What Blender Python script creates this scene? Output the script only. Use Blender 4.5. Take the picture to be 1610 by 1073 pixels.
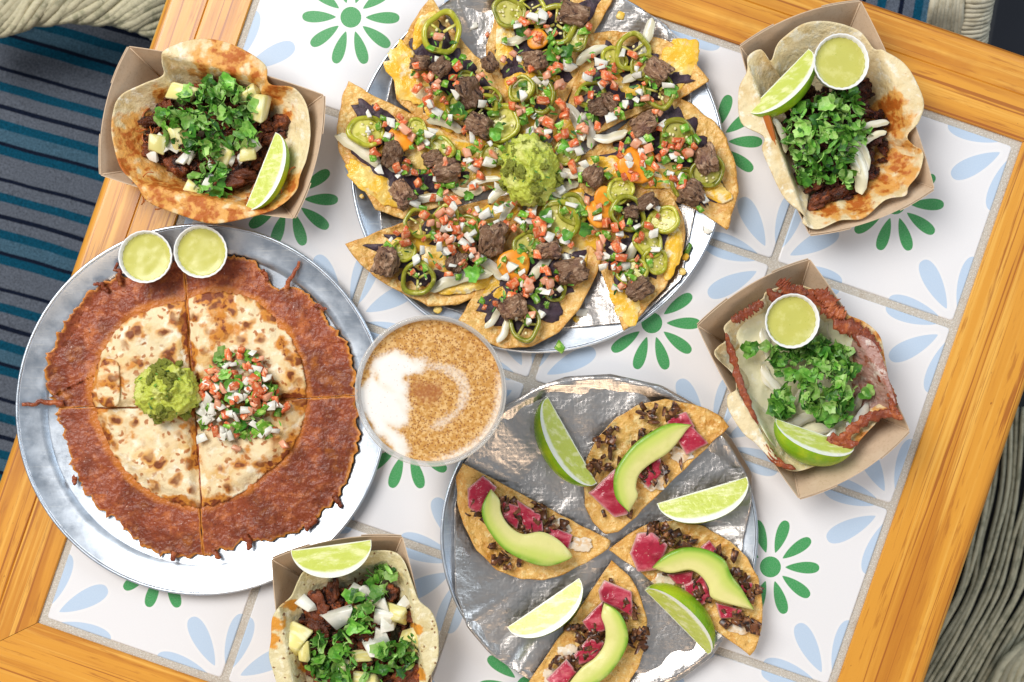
import bpy, math, random
from mathutils import Vector, Matrix, Euler, noise
PI = math.pi
for o in list(bpy.data.objects): bpy.data.objects.remove(o)
sc = bpy.context.scene
col = sc.collection

# ------------------------------------------------------------------ camera, light, exposure
CAM_Z = 1.17142
CAM_ROT = Euler((0.00406162, 0.00611065, 0.0))
cam = bpy.data.cameras.new('camera'); cam.lens = 50; cam.sensor_width = 36; cam.clip_start = .05; cam.clip_end = 20
camo = bpy.data.objects.new('camera', cam); col.objects.link(camo)
camo.location = (0, 0, CAM_Z); camo.rotation_euler = CAM_ROT; sc.camera = camo
cam.dof.use_dof = True; cam.dof.focus_distance = 1.135; cam.dof.aperture_fstop = 7.0

w = bpy.data.worlds.new('World'); sc.world = w; w.use_nodes = True
bg = w.node_tree.nodes['Background']
bg.inputs['Color'].default_value = (0.80, 0.895, 1.0, 1); bg.inputs['Strength'].default_value = 0.25

def area_lamp(name, loc, target, sx, sy, power, color):
    L = bpy.data.lights.new(name, 'AREA'); L.shape = 'RECTANGLE'; L.size = sx; L.size_y = sy; L.energy = power; L.color = color
    o = bpy.data.objects.new(name, L); col.objects.link(o); o.location = loc
    o.rotation_euler = (Vector(target) - Vector(loc)).to_track_quat('-Z', 'Y').to_euler()
    return o
area_lamp('window_light', (-1.42, 1.16, 2.45), (0, 0, 0), 1.55, 1.75, 96, (1.0, 0.97, 0.93))
area_lamp('cool_foil_fill', (1.75, .85, 1.25), (0, 0, 0), 1.2, 1.0, 15, (.74, .87, 1.0))  # added fill without a known source, gives the foil cool reflections
area_lamp('warm_foil_fill', (.25, -1.75, 1.45), (0, 0, 0), 1.3, .9, 13, (1.0, .74, .50))  # added fill, no such lamp known; puts warm reflections in the foil
sc.view_settings.view_transform = 'Standard'; sc.view_settings.look = 'None'
sc.view_settings.exposure = 0.10; sc.view_settings.gamma = 1.0; sc.view_settings.use_curve_mapping = False
sc.render.engine = 'CYCLES'
sc.cycles.max_bounces = 8; sc.cycles.transmission_bounces = 8; sc.cycles.glossy_bounces = 4; sc.cycles.diffuse_bounces = 3
sc.cycles.caustics_refractive = False; sc.cycles.caustics_reflective = False

# ------------------------------------------------------------------ helpers
FPX = 50 / 36 * 1610
RM = CAM_ROT.to_matrix()
def P(px, py, z=0.0):
    "a point of the place, at height z, from its position in the photograph"
    d = RM @ Vector(((px - 805) / FPX, -(py - 536.5) / FPX, -1))
    return Vector((0, 0, CAM_Z)) + d * ((z - CAM_Z) / d.z)
MM = .0005239
def nz(x, y=0, z=0): return noise.noise(Vector((x, y, z)))
def fb(x, y=0, z=0, o=4):
    a = 0; k = 1; s = 1
    for _ in range(o):
        a += k * noise.noise(Vector((x * s, y * s, z * s + 7.3 * _))); k *= .5; s *= 2.03
    return a
def clamp(x, a=0, b=1): return max(a, min(b, x))
def sstep(a, b, x):
    t = clamp((x - a) / (b - a)); return t * t * (3 - 2 * t)

def setmat(me, m):
    if m is None: return
    for q in (m if isinstance(m, (list, tuple)) else [m]): me.materials.append(q)
def mesh(name, v, f, m=None, smooth=True, attrs=None, mi=None):
    me = bpy.data.meshes.new(name); me.from_pydata([tuple(p) for p in v], [], f)
    setmat(me, m)
    me.polygons.foreach_set('use_smooth', [smooth] * len(me.polygons))
    if mi: me.polygons.foreach_set('material_index', mi)
    for k, a in (attrs or {}).items():
        at = me.attributes.new(k, 'FLOAT', 'POINT'); at.data.foreach_set('value', a)
    me.update(); return me
def thing(name, label, cat, loc=(0, 0, 0), group=None, rz=0):
    o = bpy.data.objects.new(name, None); col.objects.link(o); o.empty_display_size = .02
    o.location = loc; o.rotation_euler.z = rz; o['label'] = label; o['category'] = cat
    if group: o['group'] = group
    return o
def ob(name, me, parent=None, loc=(0, 0, 0), rot=None, scale=None, mat=None):
    "link a mesh; loc is a world position when the parent is unrotated"
    o = bpy.data.objects.new(name, me); col.objects.link(o)
    L = Vector(loc)
    if parent:
        o.parent = parent; q = parent
        while q: L = L - q.location; q = q.parent
    o.location = L
    if rot is not None: o.rotation_euler = rot
    if scale is not None: o.scale = (scale,) * 3 if isinstance(scale, (int, float)) else scale
    if mat:
        o.material_slots[0].link = 'OBJECT'; o.material_slots[0].material = mat
    return o
def tag(o, label, cat, group=None):
    o['label'] = label; o['category'] = cat
    if group: o['group'] = group
    return o
def catmull(pts, n, closed=True):
    m = len(pts); out = []
    segs = m if closed else m - 1
    for i in range(n):
        t = i / n * segs if closed else i / (n - 1) * segs
        k = min(int(t), segs - 1); u = t - k
        g = (lambda j: Vector(pts[j % m])) if closed else (lambda j: Vector(pts[max(0, min(m - 1, j))]))
        a, b, c, d = g(k - 1), g(k), g(k + 1), g(k + 2)
        out.append(.5 * ((2 * b) + (c - a) * u + (2 * a - 5 * b + 4 * c - d) * u * u + (3 * b - a - 3 * c + d) * u ** 3))
    return out
def linear(pts, n):
    "even samples along a closed polygon"
    pts = [Vector(p) for p in pts]; m = len(pts)
    ds = [(pts[(i + 1) % m] - pts[i]).length for i in range(m)]; T = sum(ds); out = []; k = 0; acc = 0
    for i in range(n):
        s = T * i / n
        while k < m - 1 and acc + ds[k] < s: acc += ds[k]; k += 1
        out.append(pts[k].lerp(pts[(k + 1) % m], (s - acc) / max(ds[k], 1e-9)))
    return out
def slab(name, outline, centre, rings, zf, thick, m, attr=None, rnd=.35, origin=(0, 0, 0), smooth=True):
    """a plate with an uneven outline: outline = world (x, y) points round a centre they can all be seen from;
    zf(x, y, s, a) = height of its top; attr(x, y, s) = 0..1 mask"""
    n = len(outline); cx, cy = centre[0], centre[1]; ox, oy, oz = origin
    S = [i / rings for i in range(1, rings)] + [1 - .25 / rings, 1.0]
    v = []; A = []; Ss = []
    def add(x, y, s, a, dz=0):
        v.append((x - ox, y - oy, zf(x, y, s, a) - dz - oz)); Ss.append(s)
        A.append(attr(x, y, s) if attr else 0.0)
    add(cx, cy, 0, 0)
    for s in S:
        for i, p in enumerate(outline):
            add(cx + (p[0] - cx) * s, cy + (p[1] - cy) * s, s, i / n * 2 * PI, thick * rnd if s == 1.0 else 0)
    nt = len(v)
    R = len(S)
    f = [(0, 1 + i, 1 + (i + 1) % n) for i in range(n)]
    for r in range(R - 1):
        for i in range(n):
            j = (i + 1) % n; a = 1 + r * n; b = a + n
            f.append((a + i, b + i, b + j, a + j))
    for s in (.995, .6):
        for i, p in enumerate(outline):
            add(cx + (p[0] - cx) * s, cy + (p[1] - cy) * s, s, i / n * 2 * PI, thick)
    add(cx, cy, 0, 0, thick)
    a = 1 + (R - 1) * n
    for b in (nt, nt + n):
        for i in range(n):
            j = (i + 1) % n; f.append((a + i, b + i, b + j, a + j))
        a = b
    e = len(v) - 1
    f += [(a + i, e, a + (i + 1) % n) for i in range(n)]
    ar = 0
    for i in range(n):
        p, q = outline[i], outline[(i + 1) % n]; ar += p[0] * q[1] - q[0] * p[1]
    if ar < 0: f = [tuple(reversed(q)) for q in f]
    return mesh(name, v, f, m, smooth, {'m': A, 's': Ss})
def pxs(pts, z): return [P(x, y, z).xy for x, y in pts]
def lathe(name, prof, n, m, smooth=True, wob=None, close=True):
    v = []; f = []
    for k, (r, z) in enumerate(prof):
        for i in range(n):
            a = 2 * PI * i / n; q = wob(a, k) if wob else 1
            v.append((r * q * math.cos(a), r * q * math.sin(a), z))
    for k in range(len(prof) - 1):
        for i in range(n):
            j = (i + 1) % n; f.append((k * n + i, k * n + j, (k + 1) * n + j, (k + 1) * n + i))
    if prof[0][0] > 0 and close: f.append(tuple(reversed(range(n))))
    if prof[-1][0] > 0 and close: f.append(tuple((len(prof) - 1) * n + i for i in range(n)))
    return mesh(name, v, f, m, smooth)
def tube(pts, rad, n=8, caps=True):
    "verts and faces of a tube along points; rad = number or function of 0..1"
    v = []; f = []; N = len(pts); up = Vector((0, 0, 1))
    for k, p in enumerate(pts):
        t = (pts[min(k + 1, N - 1)] - pts[max(k - 1, 0)]).normalized()
        s = t.cross(up)
        if s.length < .1: s = t.cross(Vector((1, 0, 0)))
        s.normalize(); u = s.cross(t)
        r = rad(k / (N - 1)) if callable(rad) else rad
        for i in range(n):
            a = 2 * PI * i / n; v.append(p + (s * math.cos(a) + u * math.sin(a)) * r)
    for k in range(N - 1):
        for i in range(n):
            j = (i + 1) % n; f.append((k * n + i, (k + 1) * n + i, (k + 1) * n + j, k * n + j))
    if caps:
        f.append(tuple(range(n))); f.append(tuple(reversed(range((N - 1) * n, N * n))))
    return v, f
def join(parts):
    v = []; f = []
    for a, b in parts:
        o = len(v); v += list(a); f += [tuple(i + o for i in q) for q in b]
    return v, f
def sphere_vf(nu, nv, fn):
    "fn(unit vector) -> point"
    v = [fn(Vector((0, 0, 1)))]; f = []
    for k in range(1, nv):
        th = PI * k / nv
        for i in range(nu):
            a = 2 * PI * i / nu; v.append(fn(Vector((math.sin(th) * math.cos(a), math.sin(th) * math.sin(a), math.cos(th)))))
    v.append(fn(Vector((0, 0, -1)))); e = len(v) - 1
    for i in range(nu):
        j = (i + 1) % nu; f.append((0, 1 + i, 1 + j)); f.append((e, e - nu + j, e - nu + i))
    for k in range(nv - 2):
        for i in range(nu):
            j = (i + 1) % nu; a = 1 + k * nu; f.append((a + i, a + nu + i, a + nu + j, a + j))
    return v, f
def inpoly(x, y, pts):
    c = False; n = len(pts)
    for i in range(n):
        x1, y1 = pts[i]; x2, y2 = pts[i - 1]
        if (y1 > y) != (y2 > y) and x < (x2 - x1) * (y - y1) / (y2 - y1) + x1: c = not c
    return c

# ------------------------------------------------------------------ materials
def pm(name, base, layers=(), rough=.5, bump=(), metal=0, spec=.5, sss=0, coat=0, trans=0, ior=1.45, aniso=0, rnd=True, rough_noise=None, hue=0, unit=1):
    """layers: ('noise'|'voro'|'attr'|'stretch'|'dots', colour, dict) mixed over the base in turn; bump: (kind, scale, strength, distance)"""
    m = bpy.data.materials.new(name); m.use_nodes = True; nt = m.node_tree; N = nt.nodes; L = nt.links
    b = N['Principled BSDF']
    tc = N.new('ShaderNodeTexCoord'); vec = tc.outputs['Object']
    oi = N.new('ShaderNodeObjectInfo')
    if rnd:
        mu = N.new('ShaderNodeVectorMath'); mu.operation = 'SCALE'; mu.inputs[0].default_value = (3.1, 1.7, 2.3); L.new(oi.outputs['Random'], mu.inputs['Scale'])
        ad = N.new('ShaderNodeVectorMath'); L.new(vec, ad.inputs[0]); L.new(mu.outputs[0], ad.inputs[1]); vec = ad.outputs[0]
    def tex(kind, d):
        v = vec; d = dict(d)
        for kk in ('scale', 'times'):
            if kk in d: d[kk] = d[kk] * unit
        if 'stretch' in d:
            mp = N.new('ShaderNodeMapping'); mp.inputs['Scale'].default_value = d['stretch']; L.new(v, mp.inputs['Vector']); v = mp.outputs[0]
        if kind == 'attr':
            a = N.new('ShaderNodeAttribute'); a.attribute_name = d.get('name', 'm'); out = a.outputs['Fac']
        elif kind == 'voro':
            t = N.new('ShaderNodeTexVoronoi'); t.inputs['Scale'].default_value = d.get('scale', 50); t.feature = d.get('feature', 'F1'); t.voronoi_dimensions = d.get('dim', '3D')
            if 'warp' in d:
                wn = N.new('ShaderNodeTexNoise'); wn.inputs['Scale'].default_value = d['scale'] * 1.3; L.new(v, wn.inputs['Vector'])
                wm = N.new('ShaderNodeVectorMath'); wm.operation = 'SCALE'; L.new(wn.outputs['Color'], wm.inputs[0]); wm.inputs['Scale'].default_value = d['warp'] / d['scale']
                wa = N.new('ShaderNodeVectorMath'); L.new(v, wa.inputs[0]); L.new(wm.outputs[0], wa.inputs[1]); v = wa.outputs[0]
            L.new(v, t.inputs['Vector']); out = t.outputs['Distance']
        elif kind == 'wave':
            t = N.new('ShaderNodeTexWave'); t.inputs['Scale'].default_value = d.get('scale', 50); t.inputs['Distortion'].default_value = d.get('dist', 0); t.bands_direction = d.get('dir', 'X')
            L.new(v, t.inputs['Vector']); out = t.outputs['Fac']
        else:
            t = N.new('ShaderNodeTexNoise'); t.inputs['Scale'].default_value = d.get('scale', 50); t.inputs['Detail'].default_value = d.get('detail', 4)
            t.inputs['Roughness'].default_value = d.get('rough', .6); t.inputs['Distortion'].default_value = d.get('dist', 0)
            L.new(v, t.inputs['Vector']); out = t.outputs['Fac']
        if 'times' in d:
            kk = N.new('ShaderNodeMath'); kk.operation = 'ADD'; L.new(out, kk.inputs[0])
            n2 = N.new('ShaderNodeTexNoise'); n2.inputs['Scale'].default_value = d['times']; n2.inputs['Detail'].default_value = 5; L.new(vec, n2.inputs['Vector'])
            k2 = N.new('ShaderNodeMath'); k2.operation = 'MULTIPLY_ADD'; L.new(n2.outputs['Fac'], k2.inputs[0]); k2.inputs[1].default_value = d.get('amt', .8); k2.inputs[2].default_value = -.5 * d.get('amt', .8)
            L.new(k2.outputs[0], kk.inputs[1]); out = kk.outputs[0]
        return out
    c = N.new('ShaderNodeRGB'); c.outputs[0].default_value = (*base, 1); cur = c.outputs[0]
    for kind, colr, d in layers:
        out = tex(kind, d)
        mr = N.new('ShaderNodeMapRange'); mr.interpolation_type = 'SMOOTHSTEP'
        mr.inputs['From Min'].default_value = d.get('lo', .4); mr.inputs['From Max'].default_value = d.get('hi', .6); mr.inputs['To Max'].default_value = d.get('max', 1)
        if d.get('inv'): mr.inputs['To Min'].default_value = d.get('max', 1); mr.inputs['To Max'].default_value = 0
        L.new(out, mr.inputs['Value'])
        if 'mask' in d:
            mk = N.new('ShaderNodeTexNoise'); mk.inputs['Scale'].default_value = d['mask'] * unit; mk.inputs['Detail'].default_value = 3; L.new(vec, mk.inputs['Vector'])
            m2 = N.new('ShaderNodeMapRange'); m2.inputs['From Min'].default_value = .36; m2.inputs['From Max'].default_value = .52; L.new(mk.outputs['Fac'], m2.inputs['Value'])
            m3 = N.new('ShaderNodeMath'); m3.operation = 'MULTIPLY'; L.new(mr.outputs[0], m3.inputs[0]); L.new(m2.outputs[0], m3.inputs[1]); mr = m3
        mx = N.new('ShaderNodeMix'); mx.data_type = 'RGBA'
        L.new(mr.outputs[0], mx.inputs[0]); L.new(cur, mx.inputs[6]); mx.inputs[7].default_value = (*colr, 1); cur = mx.outputs[2]
    if hue:
        hs = N.new('ShaderNodeHueSaturation'); L.new(cur, hs.inputs['Color'])
        mr = N.new('ShaderNodeMapRange'); mr.inputs['To Min'].default_value = 1 - hue; mr.inputs['To Max'].default_value = 1 + hue; L.new(oi.outputs['Random'], mr.inputs['Value']); L.new(mr.outputs[0], hs.inputs['Value'])
        cur = hs.outputs[0]
    L.new(cur, b.inputs['Base Color'])
    b.inputs['Roughness'].default_value = rough; b.inputs['Metallic'].default_value = metal; b.inputs['Specular IOR Level'].default_value = spec
    b.inputs['IOR'].default_value = ior
    if rough_noise:
        t = tex('noise', {'scale': rough_noise[0], 'stretch': rough_noise[3] if len(rough_noise) > 3 else (1, 1, 1)})
        mr = N.new('ShaderNodeMapRange'); mr.inputs['From Min'].default_value = .3; mr.inputs['From Max'].default_value = .7; mr.inputs['To Min'].default_value = rough_noise[1]; mr.inputs['To Max'].default_value = rough_noise[2]
        L.new(t, mr.inputs['Value']); L.new(mr.outputs[0], b.inputs['Roughness'])
    if sss:
        b.inputs['Subsurface Weight'].default_value = sss; b.inputs['Subsurface Radius'].default_value = (.004, .004, .002); b.inputs['Subsurface Scale'].default_value = 1
    if coat: b.inputs['Coat Weight'].default_value = coat; b.inputs['Coat Roughness'].default_value = .22
    if trans: b.inputs['Transmission Weight'].default_value = trans
    prev = None
    for bb in bump:
        kind, scale, st, dist = bb[:4]; d = dict(bb[4]) if len(bb) > 4 else {}; d['scale'] = scale
        out = tex(kind, d)
        bn = N.new('ShaderNodeBump'); bn.inputs['Strength'].default_value = st; bn.inputs['Distance'].default_value = dist
        L.new(out, bn.inputs['Height'])
        if prev: L.new(prev, bn.inputs['Normal'])
        prev = bn.outputs[0]
    if prev: L.new(prev, b.inputs['Normal'])
    return m

def tile_material():
    "white glazed tile printed with a ten-petal green flower and a pale blue quarter flower in each corner (local x, y in tile pitches)"
    m = bpy.data.materials.new('printed_tile'); m.use_nodes = True; nt = m.node_tree; N = nt.nodes; L = nt.links; b = N['Principled BSDF']
    tc = N.new('ShaderNodeTexCoord'); sp = N.new('ShaderNodeSeparateXYZ'); L.new(tc.outputs['Object'], sp.inputs[0])
    def M(op, a, bb=None, c=None):
        n = N.new('ShaderNodeMath'); n.operation = op
        for i, q in enumerate((a, bb, c)):
            if q is None: continue
            if isinstance(q, (int, float)): n.inputs[i].default_value = q
            else: L.new(q, n.inputs[i])
        return n.outputs[0]
    x = M('DIVIDE', sp.outputs[0], .158); y = M('DIVIDE', sp.outputs[1], .158)
    def petals(x, y, step, off, s0, s1, W, grow):
        r = M('SQRT', M('ADD', M('MULTIPLY', x, x), M('MULTIPLY', y, y))); a = M('ARCTAN2', y, x)
        a = M('SUBTRACT', M('FLOORED_MODULO', M('ADD', a, off), step), step / 2)
        s = M('MULTIPLY', r, M('COSINE', a)); t = M('ABSOLUTE', M('MULTIPLY', r, M('SINE', a)))
        q = M('MAXIMUM', M('MINIMUM', M('DIVIDE', M('SUBTRACT', s, s0 - grow * 1.6), s1 - s0 + grow * 2.6), 1), 0)
        wd = M('MULTIPLY', M('MULTIPLY', M('POWER', q, .82), M('POWER', M('SUBTRACT', 1, q), .42)), W * 2.12)
        wd = M('ADD', wd, M('MULTIPLY', M('GREATER_THAN', wd, .004), grow))
        e = M('SUBTRACT', wd, t)
        mr = N.new('ShaderNodeMapRange'); mr.inputs['From Min'].default_value = -.0015; mr.inputs['From Max'].default_value = .0015; L.new(e, mr.inputs['Value'])
        return M('MULTIPLY', mr.outputs[0], M('GREATER_THAN', wd, .001)), r
    cur = None
    def over(cur, fac, c):
        mx = N.new('ShaderNodeMix'); mx.data_type = 'RGBA'; L.new(fac, mx.inputs[0])
        if isinstance(cur, tuple): mx.inputs[6].default_value = cur
        else: L.new(cur, mx.inputs[6])
        mx.inputs[7].default_value = c; return mx.outputs[2]
    ns = N.new('ShaderNodeTexNoise'); ns.inputs['Scale'].default_value = 900; L.new(tc.outputs['Object'], ns.inputs['Vector'])
    cx = M('SUBTRACT', .483, M('ABSOLUTE', x)); cy = M('SUBTRACT', .483, M('ABSOLUTE', y))
    cur = (.755, .745, .76, 1)
    for grow, cg, cb in ((.011, (.778, .766, .775, 1), (.778, .766, .775, 1)), (0, (.045, .30, .085, 1), (.47, .585, .735, 1))):
        g, r = petals(x, y, PI / 5, 0.0, .077, .254, .032, grow)
        disc = M('LESS_THAN', r, .0545 + grow)
        bl, _ = petals(cx, cy, PI / 4, PI / 8, .075, .355, .050, grow)
        cur = over(cur, bl, cb); cur = over(cur, M('MAXIMUM', g, disc), cg)
    spk = N.new('ShaderNodeMapRange'); spk.inputs['From Min'].default_value = .35; spk.inputs['From Max'].default_value = .75; spk.inputs['To Min'].default_value = 0; spk.inputs['To Max'].default_value = .1; L.new(ns.outputs['Fac'], spk.inputs['Value'])
    cur = over(cur, spk.outputs[0], (.9, .9, .9, 1))
    L.new(cur, b.inputs['Base Color']); b.inputs['Roughness'].default_value = .36; b.inputs['Specular IOR Level'].default_value = .3
    n2 = N.new('ShaderNodeTexNoise'); n2.inputs['Scale'].default_value = 25; L.new(tc.outputs['Object'], n2.inputs['Vector'])
    bn = N.new('ShaderNodeBump'); bn.inputs['Strength'].default_value = .08; bn.inputs['Distance'].default_value = .002; L.new(n2.outputs['Fac'], bn.inputs['Height']); L.new(bn.outputs[0], b.inputs['Normal'])
    return m

def stripe_material():
    m = pm('striped_weave', (.16, .17, .2), rough=.95, spec=.1, bump=(('wave', 420, .6, .0006, {'dir': 'DIAGONAL'}), ('noise', 300, .5, .0006)), rnd=False)
    nt = m.node_tree; N = nt.nodes; L = nt.links; b = N['Principled BSDF']
    tc = N.new('ShaderNodeTexCoord'); sp = N.new('ShaderNodeSeparateXYZ'); L.new(tc.outputs['Object'], sp.inputs[0])
    ns = N.new('ShaderNodeTexNoise'); ns.inputs['Scale'].default_value = 14; L.new(tc.outputs['Object'], ns.inputs['Vector'])
    n0 = N.new('ShaderNodeMath'); n0.operation = 'MULTIPLY_ADD'; L.new(ns.outputs['Fac'], n0.inputs[0]); n0.inputs[1].default_value = .004; L.new(sp.outputs[1], n0.inputs[2])
    d = N.new('ShaderNodeMath'); d.operation = 'DIVIDE'; L.new(n0.outputs[0], d.inputs[0]); d.inputs[1].default_value = .1085
    fr = N.new('ShaderNodeMath'); fr.operation = 'FRACT'; L.new(d.outputs[0], fr.inputs[0])
    rp = N.new('ShaderNodeValToRGB'); rp.color_ramp.interpolation = 'CONSTANT'
    G = (.105, .120, .150, 1); T = (.004, .062, .110, 1); K = (.006, .010, .024, 1); B = (.055, .115, .165, 1)
    st = [(0, T), (.08, K), (.115, B), (.23, T), (.31, G), (.41, K), (.45, G), (.57, T), (.65, G), (.755, K), (.79, G)]
    e = rp.color_ramp.elements
    e[0].position = 0; e[0].color = T; e[1].position = .08; e[1].color = K
    for p, c in st[2:]:
        q = e.new(p); q.color = c
    L.new(fr.outputs[0], rp.inputs[0])
    wv = N.new('ShaderNodeTexNoise'); wv.inputs['Scale'].default_value = 700; L.new(tc.outputs['Object'], wv.inputs['Vector'])
    mr = N.new('ShaderNodeMapRange'); mr.inputs['From Min'].default_value = .3; mr.inputs['From Max'].default_value = .7; mr.inputs['To Min'].default_value = .55; mr.inputs['To Max'].default_value = 1.5; L.new(wv.outputs['Fac'], mr.inputs['Value'])
    hs = N.new('ShaderNodeHueSaturation'); L.new(rp.outputs[0], hs.inputs['Color']); L.new(mr.outputs[0], hs.inputs['Value'])
    L.new(hs.outputs[0], b.inputs['Base Color'])
    return m

M = {}
M['tile'] = tile_material()
M['stripe'] = stripe_material()
M['grout'] = pm('sandy_grout', (.56, .51, .44), (('noise', (.72, .69, .64), {'scale': 700, 'lo': .5, 'hi': .66}), ('noise', (.26, .22, .17), {'scale': 900, 'lo': .58, 'hi': .75}), ('noise', (.44, .35, .25), {'scale': 40, 'lo': .55, 'hi': .75, 'max': .6})), rough=.95, bump=(('noise', 800, .9, .0012),), spec=.2)
M['wood'] = pm('varnished_pine', (.70, .31, .030), (
    ('noise', (.50, .175, .010), {'scale': 5, 'stretch': (.45, 9, 9), 'lo': .44, 'hi': .66, 'detail': 6, 'dist': .8, 'max': .85}),
    ('noise', (.80, .42, .070), {'scale': 9, 'stretch': (.35, 14, 14), 'lo': .52, 'hi': .68, 'detail': 5}),
    ('noise', (.32, .080, .005), {'scale': 13, 'stretch': (.16, 14, 14), 'lo': .57, 'hi': .64, 'detail': 4, 'dist': 1.4, 'max': .8}),
    ('noise', (.42, .14, .010), {'scale': 300, 'stretch': (.1, 1, 1), 'lo': .56, 'hi': .70, 'max': .7}),
    ('noise', (.28, .09, .008), {'scale': 140, 'stretch': (.5, 1, 1), 'lo': .71, 'hi': .75, 'max': .8}),
    ('noise', (.46, .15, .01), {'scale': 14, 'lo': .60, 'hi': .78, 'max': .5})),
    rough=.42, spec=.6, coat=.45, bump=(('noise', 60, .22, .0007, {'stretch': (.05, 1, 1)}), ('noise', 300, .25, .0006, {'stretch': (.08, 1, 1)})))
M['alu'] = pm('worn_aluminium', (.72, .78, .86), (('noise', (.54, .61, .70), {'scale': 90, 'lo': .45, 'hi': .75, 'detail': 8, 'rough': .75}), ('noise', (.86, .90, .94), {'scale': 40, 'stretch': (1, 12, 1), 'lo': .55, 'hi': .75})), rough=.36, metal=1, rough_noise=(60, .28, .48), bump=(('noise', 300, .14, .0004, {'stretch': (1, 10, 1)}), ('noise', 20, .12, .002)))
M['foil'] = pm('crinkled_foil', (.76, .705, .66), (), rough=.28, metal=1, bump=(('wave', 290, .22, .00022, {'dir': 'X'}), ('wave', 290, .22, .00022, {'dir': 'Y'}), ('voro', 26, .4, .004, {'feature': 'DISTANCE_TO_EDGE', 'warp': .5}), ('noise', 24, .45, .006)))
M['kraft'] = pm('kraft_board', (.58, .43, .295), (('noise', (.47, .33, .21), {'scale': 500, 'lo': .5, 'hi': .72, 'max': .7}), ('noise', (.64, .50, .36), {'scale': 60, 'lo': .45, 'hi': .7, 'max': .6})), rough=.85, spec=.2, bump=(('noise', 700, .25, .0004),))
M['paper_white'] = pm('white_paper', (.83, .83, .82), (('noise', (.72, .73, .75), {'scale': 200, 'lo': .5, 'hi': .8, 'max': .5}),), rough=.5)
M['sauce'] = pm('green_salsa', (.52, .505, .12), (('noise', (.60, .58, .19), {'scale': 120, 'lo': .5, 'hi': .7}), ('noise', (.78, .77, .50), {'scale': 40, 'lo': .54, 'hi': .85, 'max': .3}), ('noise', (.3, .36, .04), {'scale': 600, 'lo': .66, 'hi': .74})), rough=.22, bump=(('noise', 60, .06, .002),))
M['tostada'] = pm('fried_corn_tortilla', (.78, .46, .125), (('noise', (.62, .28, .045), {'scale': 60, 'lo': .48, 'hi': .68}), ('noise', (.88, .64, .27), {'scale': 170, 'lo': .50, 'hi': .66}), ('noise', (.55, .22, .03), {'scale': 320, 'lo': .60, 'hi': .70, 'max': .7}), ('attr', (.55, .24, .03), {'name': 's', 'lo': .94, 'hi': 1.0, 'max': .5}), ('noise', (.30, .10, .02), {'scale': 190, 'lo': .71, 'hi': .78, 'max': .8})), rough=.30, bump=(('noise', 140, .9, .003), ('voro', 150, .6, .0022, {'warp': .9})), spec=.6)
M['tortilla'] = pm('flour_tortilla', (.80, .66, .40), (('noise', (.68, .50, .24), {'scale': 55, 'lo': .46, 'hi': .68, 'detail': 6}), ('noise', (.88, .81, .65), {'scale': 130, 'lo': .50, 'hi': .66, 'detail': 6}), ('noise', (.60, .36, .13), {'scale': 90, 'lo': .62, 'hi': .74, 'max': .55}), ('attr', (.72, .33, .05), {'lo': .36, 'hi': .72, 'times': 130, 'amt': 1.5, 'max': .9}), ('attr', (.46, .12, .014), {'lo': .66, 'hi': 1.05, 'times': 210, 'amt': 1.5}), ('noise', (.42, .15, .035), {'scale': 230, 'lo': .70, 'hi': .75, 'max': .85})), rough=.5, bump=(('noise', 90, .7, .0045, {'detail': 6}), ('noise', 300, .4, .0012)), spec=.4)
M['corn_taco'] = pm('pale_corn_tortilla', (.72, .63, .37), (('noise', (.62, .50, .24), {'scale': 70, 'lo': .46, 'hi': .68, 'detail': 6}), ('noise', (.82, .75, .53), {'scale': 200, 'lo': .5, 'hi': .66}), ('attr', (.70, .30, .04), {'lo': .38, 'hi': .72, 'times': 140, 'amt': 1.4}), ('voro', (.22, .09, .03), {'scale': 110, 'lo': .07, 'hi': .13, 'inv': True, 'warp': .8, 'max': .9, 'dim': '2D'})), rough=.55, bump=(('noise', 150, .8, .003),), spec=.3)
M['grilled'] = pm('grilled_flour_tortilla', (.80, .65, .40), (('noise', (.72, .46, .17), {'scale': 32, 'lo': .46, 'hi': .70}), ('noise', (.88, .80, .62), {'scale': 100, 'lo': .50, 'hi': .68}),
    ('attr', (.60, .23, .032), {'lo': .40, 'hi': .66, 'times': 120, 'amt': 1.1}), ('attr', (.19, .038, .008), {'lo': .68, 'hi': .86, 'times': 170, 'amt': 1.3}),
    ('voro', (.62, .26, .04), {'scale': 60, 'lo': .24, 'hi': .40, 'inv': True, 'warp': 1.0, 'max': .85, 'dim': '2D', 'mask': 30}), ('voro', (.17, .036, .007), {'scale': 60, 'lo': .13, 'hi': .27, 'inv': True, 'warp': 1.0, 'max': .95, 'dim': '2D', 'mask': 30}),
    ('voro', (.40, .12, .02), {'scale': 125, 'lo': .12, 'hi': .28, 'inv': True, 'warp': 1.1, 'max': .9, 'dim': '2D', 'mask': 46})), rough=.5, bump=(('noise', 120, .6, .003),), spec=.35)
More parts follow.
